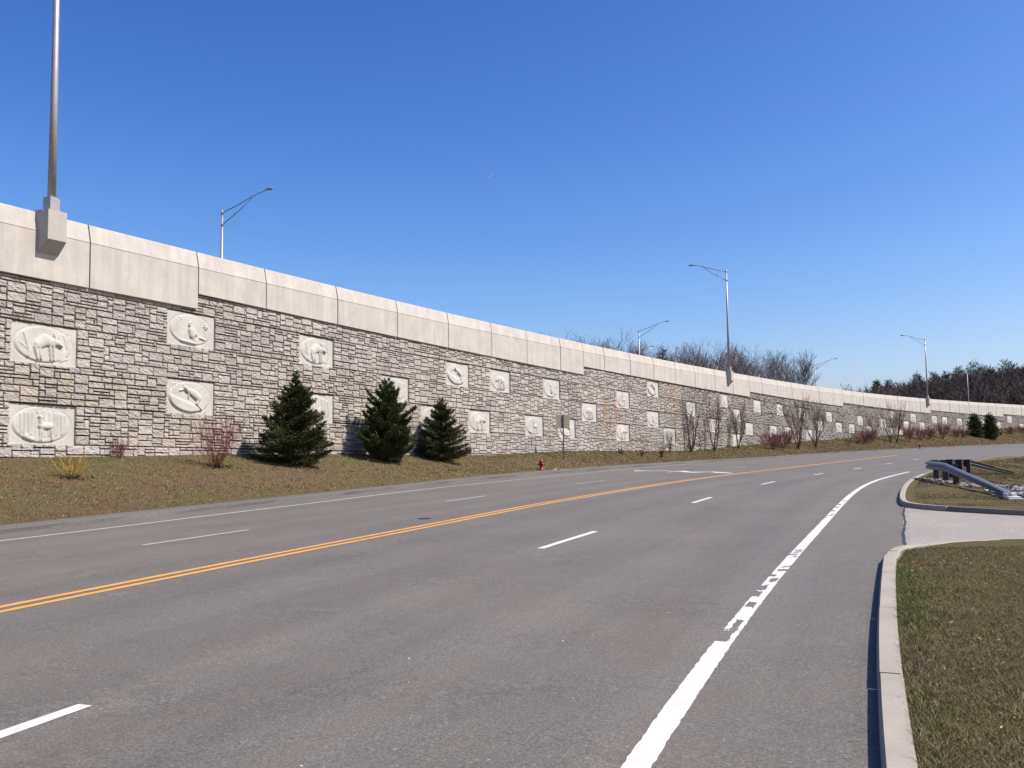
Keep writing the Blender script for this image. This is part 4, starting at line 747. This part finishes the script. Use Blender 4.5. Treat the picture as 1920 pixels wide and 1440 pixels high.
# ------------------------------------------------------------------ grass blades, leaves, riprap
def blades(name, P, h, wdt, tints, lean=.5):
    n = len(P); a = RS.uniform(0, 6.28, n); l = RS.normal(0, lean, (n, 2))*h[:, None]; sd = np.stack([np.cos(a), np.sin(a), 0*a], 1)*wdt[:, None]
    tip = P+np.stack([l[:, 0], l[:, 1], h], 1); V = np.stack([P-sd, P+sd, tip], 1).reshape(-1, 3)
    return link(name, mesh(name, V, np.arange(3*n).reshape(-1, 3), M_BLADE, False, np.repeat(tints, 3, 0)), kind='stuff')
PAL = np.array([(.165, .115, .07), (.15, .11, .055), (.115, .105, .038), (.07, .098, .025), (.23, .185, .125), (.10, .062, .042)])
def tints(x, y, seed, greener=0.):
    v = fbm(x*3.2, y*3.2, seed)*.32+fbm(x*.9, y*.9, seed+1)*.34+RS.normal(0, .33, len(x))+greener
    k = np.clip(np.digitize(v, [-.55, -.1, .42, .82, 1.3]), 0, 4); k = np.array([5, 0, 1, 2, 3])[k]; k = np.where(RS.rand(len(x)) < .12, 4, k); return PAL[k]*RS.uniform(.65, 1.35, (len(x), 1))
n = 230000; sg = -2.5+13.2*RS.rand(n)**1.0; og_ = 9.275+RS.rand(n)**1.3*(1.2+.42*(sg+2.5)+1.5)
lim = np.interp(og_, retp[:, 1], retp[:, 0]); ok = sg < lim-.03; sg, og_ = sg[ok], og_[ok]; P = P3(sg, og_, .1)
de = np.clip((np.interp(og_, retp[:, 1], retp[:, 0])-sg)*.6+.3*(og_ < 9.4), 0, 1.2); P[:, 2] += -.075+de*.075/1.2+.018*fbm(P[:, 0]*8, P[:, 1]*8, 9)*np.clip((og_-9.27)*4, 0, 1)+.02*np.clip((og_-9.27)/1.5, 0, 1)-.006
gr = .55*np.exp(-((og_-9.27)/.3)**2); blades('verge_grass', P, RS.uniform(.012, .042, len(P))*(1+.5*(gr > .4)), RS.uniform(.0018, .0042, len(P)), 1.18*tints(P[:, 0]*2.5, P[:, 1]*2.5, 40, gr+.12), .9)
n = 230000; sg = 1+215*RS.rand(n)**1.75; fg = RS.rand(n)**.9*.99; P = bank(sg, fg); P[:, 2] += (.035*fbm(P[:, 0]*6, P[:, 1]*6, 3)+.03*fbm(P[:, 0]*2, P[:, 1]*2, 5))*np.clip(fg*6, 0, 1)*np.clip((1.02-fg)*8, .2, 1)-.01
blades('bank_grass', P, RS.uniform(.02, .06, n)*(1+sg/150), RS.uniform(.005, .013, n)*(1+sg/60), 1.25*tints(P[:, 0], P[:, 1], 50, -.8+1.45*fg+.35*(fg > .8)), .7)
n = 90000; sg = 19.8+75*RS.rand(n)**1.2; og_ = 9.62+np.clip(sg-60, 0, 40)*.07+(4.5+.08*(sg-19.8))*RS.rand(n); P = P3(sg, og_); P[:, 2] = verge_z(sg, og_, .1)-.01; P = P[sg > np.interp(og_, [9.35, 9.9, 12, 14.2], [21.7, 19.9, 18.5, 17.6])]
k_ = np.hypot(P[:, 0], P[:, 1])/45; blades('island_grass', P, RS.uniform(.03, .07, len(P))*k_**.5, RS.uniform(.006, .013, len(P))*k_, tints(P[:, 0], P[:, 1], 60, 0), .7)
# dead leaves and flecks on the grass, pale grit on the asphalt
def flecks(name, P, size, material, tn):
    n = len(P); d1 = RS.normal(0, 1, (n, 3))*[1, 1, .35]; d2 = RS.normal(0, 1, (n, 3))*[1, 1, .35]; V = np.stack([P, P+d1*size[:, None], P+d2*size[:, None]], 1).reshape(-1, 3); V[:, 2] = np.maximum(V[:, 2], np.repeat(P[:, 2], 3))
    link(name, mesh(name, V, np.arange(3*n).reshape(-1, 3), material, False, np.repeat(tn, 3, 0)), kind='stuff')
n = 900; sg = -2+11*RS.rand(n); og_ = 9.4+4.6*RS.rand(n); P = P3(sg, og_, .135); P = P[sg < np.interp(og_, retp[:, 1], retp[:, 0])-.3]; flecks('fallen_leaves', P, RS.uniform(.005, .018, len(P)), M_DEADLEAF, RS.uniform(.5, 1.7, (len(P), 1))*np.ones((1, 3)))
n = 2600; sg = 2+60*RS.rand(n); P = bank(sg, RS.rand(n)*.95); P[:, 2] += .05; flecks('fallen_leaves', P, RS.uniform(.01, .035, n), M_DEADLEAF, RS.uniform(.6, 1.6, (n, 1))*np.ones((1, 3)))
n = 700; sg = -2+30*RS.rand(n)**1.5; P = P3(sg, -7+16*RS.rand(n), .004); flecks('road_grit', P, RS.uniform(.003, .011, n), M_LITTER, np.ones((n, 3)))
ICO = None
def rocks(name, ctr, size, material, seed, parent=None):
    rs = np.random.RandomState(seed); b0 = np.array([[x, y, z] for x in (-1, 1) for y in (-1, 1) for z in (-1, 1)])*.58; f0 = np.array([(0, 1, 3, 2), (4, 6, 7, 5), (0, 4, 5, 1), (2, 3, 7, 6), (0, 2, 6, 4), (1, 5, 7, 3)]); n = len(ctr)
    V = (b0[None]+rs.normal(0, .22, (n, 8, 3)))*size[:, None, None]; a = rs.uniform(0, 6.28, n); c, s_ = np.cos(a), np.sin(a); x = V[..., 0]*c[:, None]-V[..., 1]*s_[:, None]; y = V[..., 0]*s_[:, None]+V[..., 1]*c[:, None]; V = np.stack([x, y, V[..., 2]*.7], -1)+ctr[:, None]
    F = (f0[None]+(np.arange(n)*8)[:, None, None]).reshape(-1, 4); tn = np.repeat(rs.uniform(.45, 1.35, (n, 1))*np.array([[1, .97, .95]]), 8, 0); return link(name, mesh(name, V.reshape(-1, 3), F, material, False, tn), parent, 'stuff')
n = 900; sg = RS.uniform(23.5, 34, n); og_ = 12.6+(sg-23.5)*.0+RS.uniform(-.9, 2.2, n); C_ = P3(sg, og_); C_[:, 2] = verge_z(sg, og_, .12); rocks('riprap', C_, RS.uniform(.05, .15, n), M_RIP, 4)
n = 500; q = RS.rand(n); C_ = np.stack([16.9-3.1*.3*q+RS.normal(0, .25, n), 37.9-6.0*q+RS.normal(0, .3, n), 0*q], 1); so3 = SO(C_[:, 0], C_[:, 1]); C_[:, 2] = verge_z(so3[:, 0], so3[:, 1], .12); rocks('gravel', C_, RS.uniform(.03, .09, n), M_RIP, 5)
# ------------------------------------------------------------------ guard rail
def gz_at(x, y): s_, o_ = SO(x, y)[0]; return float(verge_z(s_, o_, .1)) if o_ > float(roadR(s_)) else float(P3(s_, o_)[2])
near = [(13.35, 24.9), (14.3, 28.2), (15.4, 32.2), (16.35, 35.8), (16.72, 37.2)]; nose = [(16.9, 38.0), (17.35, 38.75), (18.0, 39.35), (18.8, 40.3)]; far = [(19.9, 41.8), (21.4, 43.9), (24.3, 47.4), (27.5, 51.0)]
gp = resample(smoothp(near+nose+far, 3), 170); dist = np.concatenate([[0], np.cumsum(np.hypot(*np.diff(gp, axis=0).T))]); TOT = dist[-1]
gh = np.interp(dist, [0, .8, 9.5, TOT-8.6, TOT-.3, TOT], [.16, .2, .74, .74, .12, .08]); gsq = np.interp(dist, [0, 1.2, 9.5, TOT-8.6, TOT-1, TOT], [.45, .62, 1, 1, .6, .4])
gzv = np.array([gz_at(*p) for p in gp]); ker = np.ones(9)/9; gzv = np.convolve(np.pad(gzv, 4, 'edge'), ker, 'valid')
tan = np.gradient(gp, axis=0); tan /= np.linalg.norm(tan, axis=1)[:, None]; outn = np.stack([-tan[:, 1], tan[:, 0]], 1)       # towards the road / outside
prof = [(.0, 0), (.035, -.012), (.075, -.05), (.08, -.085), (.03, -.125), (.005, -.155), (.03, -.185), (.08, -.225), (.075, -.26), (.035, -.298), (0, -.31)]
rail = thing('guard_rail', 'galvanised guard rail bent in a hairpin on dark posts, its ends sloping into the grass', 'guard rail', (17, 38.4, gz_at(17, 38.4)))
def rl(name, me): o = link(name, me); o.parent = rail; o.matrix_parent_inverse = Matrix.Translation(-rail.location); return o
def rail_part(name, i0_, i1_):
    rows = []
    for side in (1, -1):
        for (n_, z_) in (prof if side == 1 else prof[::-1]):
            nn_ = n_+(.0 if side == 1 else -.008); rows.append(np.concatenate([gp[i0_:i1_]+outn[i0_:i1_]*nn_, (gzv[i0_:i1_]+gh[i0_:i1_]+z_*gsq[i0_:i1_])[:, None]], 1))
    V = np.stack(rows, 1).reshape(-1, 3); m_ = len(rows); F = [tuple(f) for f in gridF(i1_-i0_, m_)]+[(i*m_+m_-1, (i+1)*m_+m_-1, (i+1)*m_, i*m_) for i in range(i1_-i0_-1)]+[tuple(range(m_))[::-1], tuple((i1_-i0_-1)*m_+k for k in range(m_))]
    rl(name, mesh(name, V, F, M_DARKST if i0_ >= 88 else M_GALV, False))  # far-leg beams take the darker steel, the others the galvanised one
cuts = [0, 22, 44, 66, 88, 110, 132, 152, 170]
for a, b_ in zip(cuts[:-1], cuts[1:]): rail_part('rail_beam', a, min(170, b_+1))
for dd in list(np.arange(8.9, TOT-8.0, 1.93)):
    p = np.array([np.interp(dd, dist, gp[:, 0]), np.interp(dd, dist, gp[:, 1])]); i = int(np.argmin(abs(dist-dd))); h_ = gh[i]; tn_ = outn[i]; q = p-tn_*.19; g_ = gzv[i]; ang = math.atan2(tn_[1], tn_[0]); R_ = [[math.cos(ang), -math.sin(ang), 0], [math.sin(ang), math.cos(ang), 0], [0, 0, 1]]
    b = MB(); b.box((q[0], q[1], g_+h_/2-.1), .17, .2, h_+.24, R_); po = rl('post', b.me('post', M_WOODP))
    b = MB(); b.box((p[0]-tn_[0]*.055, p[1]-tn_[1]*.055, g_+h_-.155), .10, .15, .34 if h_ > .5 else .2, R_); rl('offset_block', b.me('block', M_WOODP))
b = MB(); c0 = gp[0]; g_ = gzv[0]; an = math.atan2(tan[0][1], tan[0][0]); R_ = [[math.cos(an), -math.sin(an), 0], [math.sin(an), math.cos(an), 0], [0, 0, 1]]
b.box((c0[0]+.0, c0[1]+.0, g_+.03), .55, .30, .08, R_); b.box((c0[0]+.08, c0[1]+.3, g_+.08), .5, .24, .12, R_); b.box((c0[0]-.05, c0[1]-.22, g_+.0), .3, .38, .04, R_); rl('end_terminal', b.me('terminal', M_FLARE))
# ------------------------------------------------------------------ hydrants, sign, litter
def hydrant(loc, label, sc_=1., rot=.4):
    t = thing('fire_hydrant', label, 'fire hydrant', loc, 'red fire hydrants on the far kerb', rot); t.scale = (sc_,)*3
    b = MB(); b.lathe([(.15, 0), (.15, .04), (.105, .05), (.10, .42), (.125, .44), (.125, .48), (.10, .49)], 16); link('barrel', b.me('barrel', M_HYD, True), t)
    b = MB(); b.lathe([(.13, .48), (.13, .52), (.11, .58), (.06, .64), (.035, .65), (.035, .70), (.0, .70)], 16); link('bonnet', b.me('bonnet', M_HYD, True), t)
    for a, r_, l_ in ((0, .055, .2), (math.pi, .055, .2), (-math.pi/2, .075, .2)):
        b = MB(); d = (math.cos(a), math.sin(a)); b.tube([(d[0]*.08, d[1]*.08, .36), (d[0]*l_, d[1]*l_, .36)], r_, 12); b.tube([(d[0]*l_, d[1]*l_, .36), (d[0]*(l_+.03), d[1]*(l_+.03), .36)], r_*.5, 6); link('nozzle_cap', b.me('cap', M_HYD, True), t)
hydrant((1.7, 55.88, bank_at(1.7, 55.88)-.02), 'red fire hydrant beside the kerb, just left of the brown-backed road sign')
hydrant((58.53, 133.33, 1.62), 'small distant red fire hydrant at the kerb below the maroon bushes', 1.)
t = thing('road_sign', 'square road sign seen from its plain brown back on a thin dark post', 'sign', (3.37, 61.62, 1.05))
b = MB(); b.box((0, 0, 1.55), .06, .045, 3.2); b.box((0, -.012, 1.55), .085, .012, 3.18); link('post', b.me('post', M_STEELP), t)
b = MB(); V = []; n = 6
for sx, sy in ((1, 1), (-1, 1), (-1, -1), (1, -1)):
    for k in range(n): q = math.pi/2*k/(n-1)+{(1, 1): 0, (-1, 1): math.pi/2, (-1, -1): math.pi, (1, -1): 1.5*math.pi}[(sx, sy)]; V.append((sx*.415+.05*math.cos(q), 0, sy*.40+.05*math.sin(q)))
m_ = len(V); V = [(x, .035, z+2.72) for x, y, z in V]+[(x, .045, z+2.72) for x, y, z in V]; b.add(V, [tuple(range(m_)), tuple(range(m_, 2*m_))[::-1]]+[(k, (k+1) % m_, m_+(k+1) % m_, m_+k) for k in range(m_)])
link('sign_panel', b.me('panel', M_SIGNB), t); t.rotation_euler = (0, 0, .28)
b = MB(); rs = np.random.RandomState(3); V = rs.normal(0, 1, (10, 3))*[.16, .1, .05]; V[:, 2] = np.abs(V[:, 2]); b.add(V, [(0, 1, 2), (2, 3, 4), (4, 5, 6), (6, 7, 8), (8, 9, 0), (1, 3, 5), (5, 7, 9), (0, 4, 8)]); p = P3(46.5, -11.3, .11)
link('paper_litter', b.me('paper', M_LITTER), None, None, 'crumpled scrap of white paper lying on the far asphalt walk near the sign', 'litter', loc=tuple(p))

# pale daytime moon
mm, N, L, B = mat('moon_surface'); tr = N.new('ShaderNodeBsdfTransparent'); mx = N.new('ShaderNodeMixShader'); df = N.new('ShaderNodeBsdfDiffuse'); df.inputs[0].default_value = (.6, .6, .6, 1)
n1 = noise(N, L, N.new('ShaderNodeTexCoord').outputs['Object'], .2, 3); L.new(ramp(N, L, n1, [(.35, g3(.0)), (.65, g3(.2))]), mx.inputs[0]); L.new(tr.outputs[0], mx.inputs[1]); L.new(df.outputs[0], mx.inputs[2]); L.new(mx.outputs[0], N['Material Output'].inputs[0])
dv = (fw+Rv*((920-960)/1734)+Uv*((720-328)/1734)).normalized(); b = MB(); b.lathe([(6.5*math.cos(a), 6.5*math.sin(a)) for a in np.linspace(-1.5, 1.5, 12)], 20)
link('moon', b.me('moon', mm, True), None, None, 'faint pale moon high in the blue sky left of centre', 'moon', None, tuple(dv*2500))
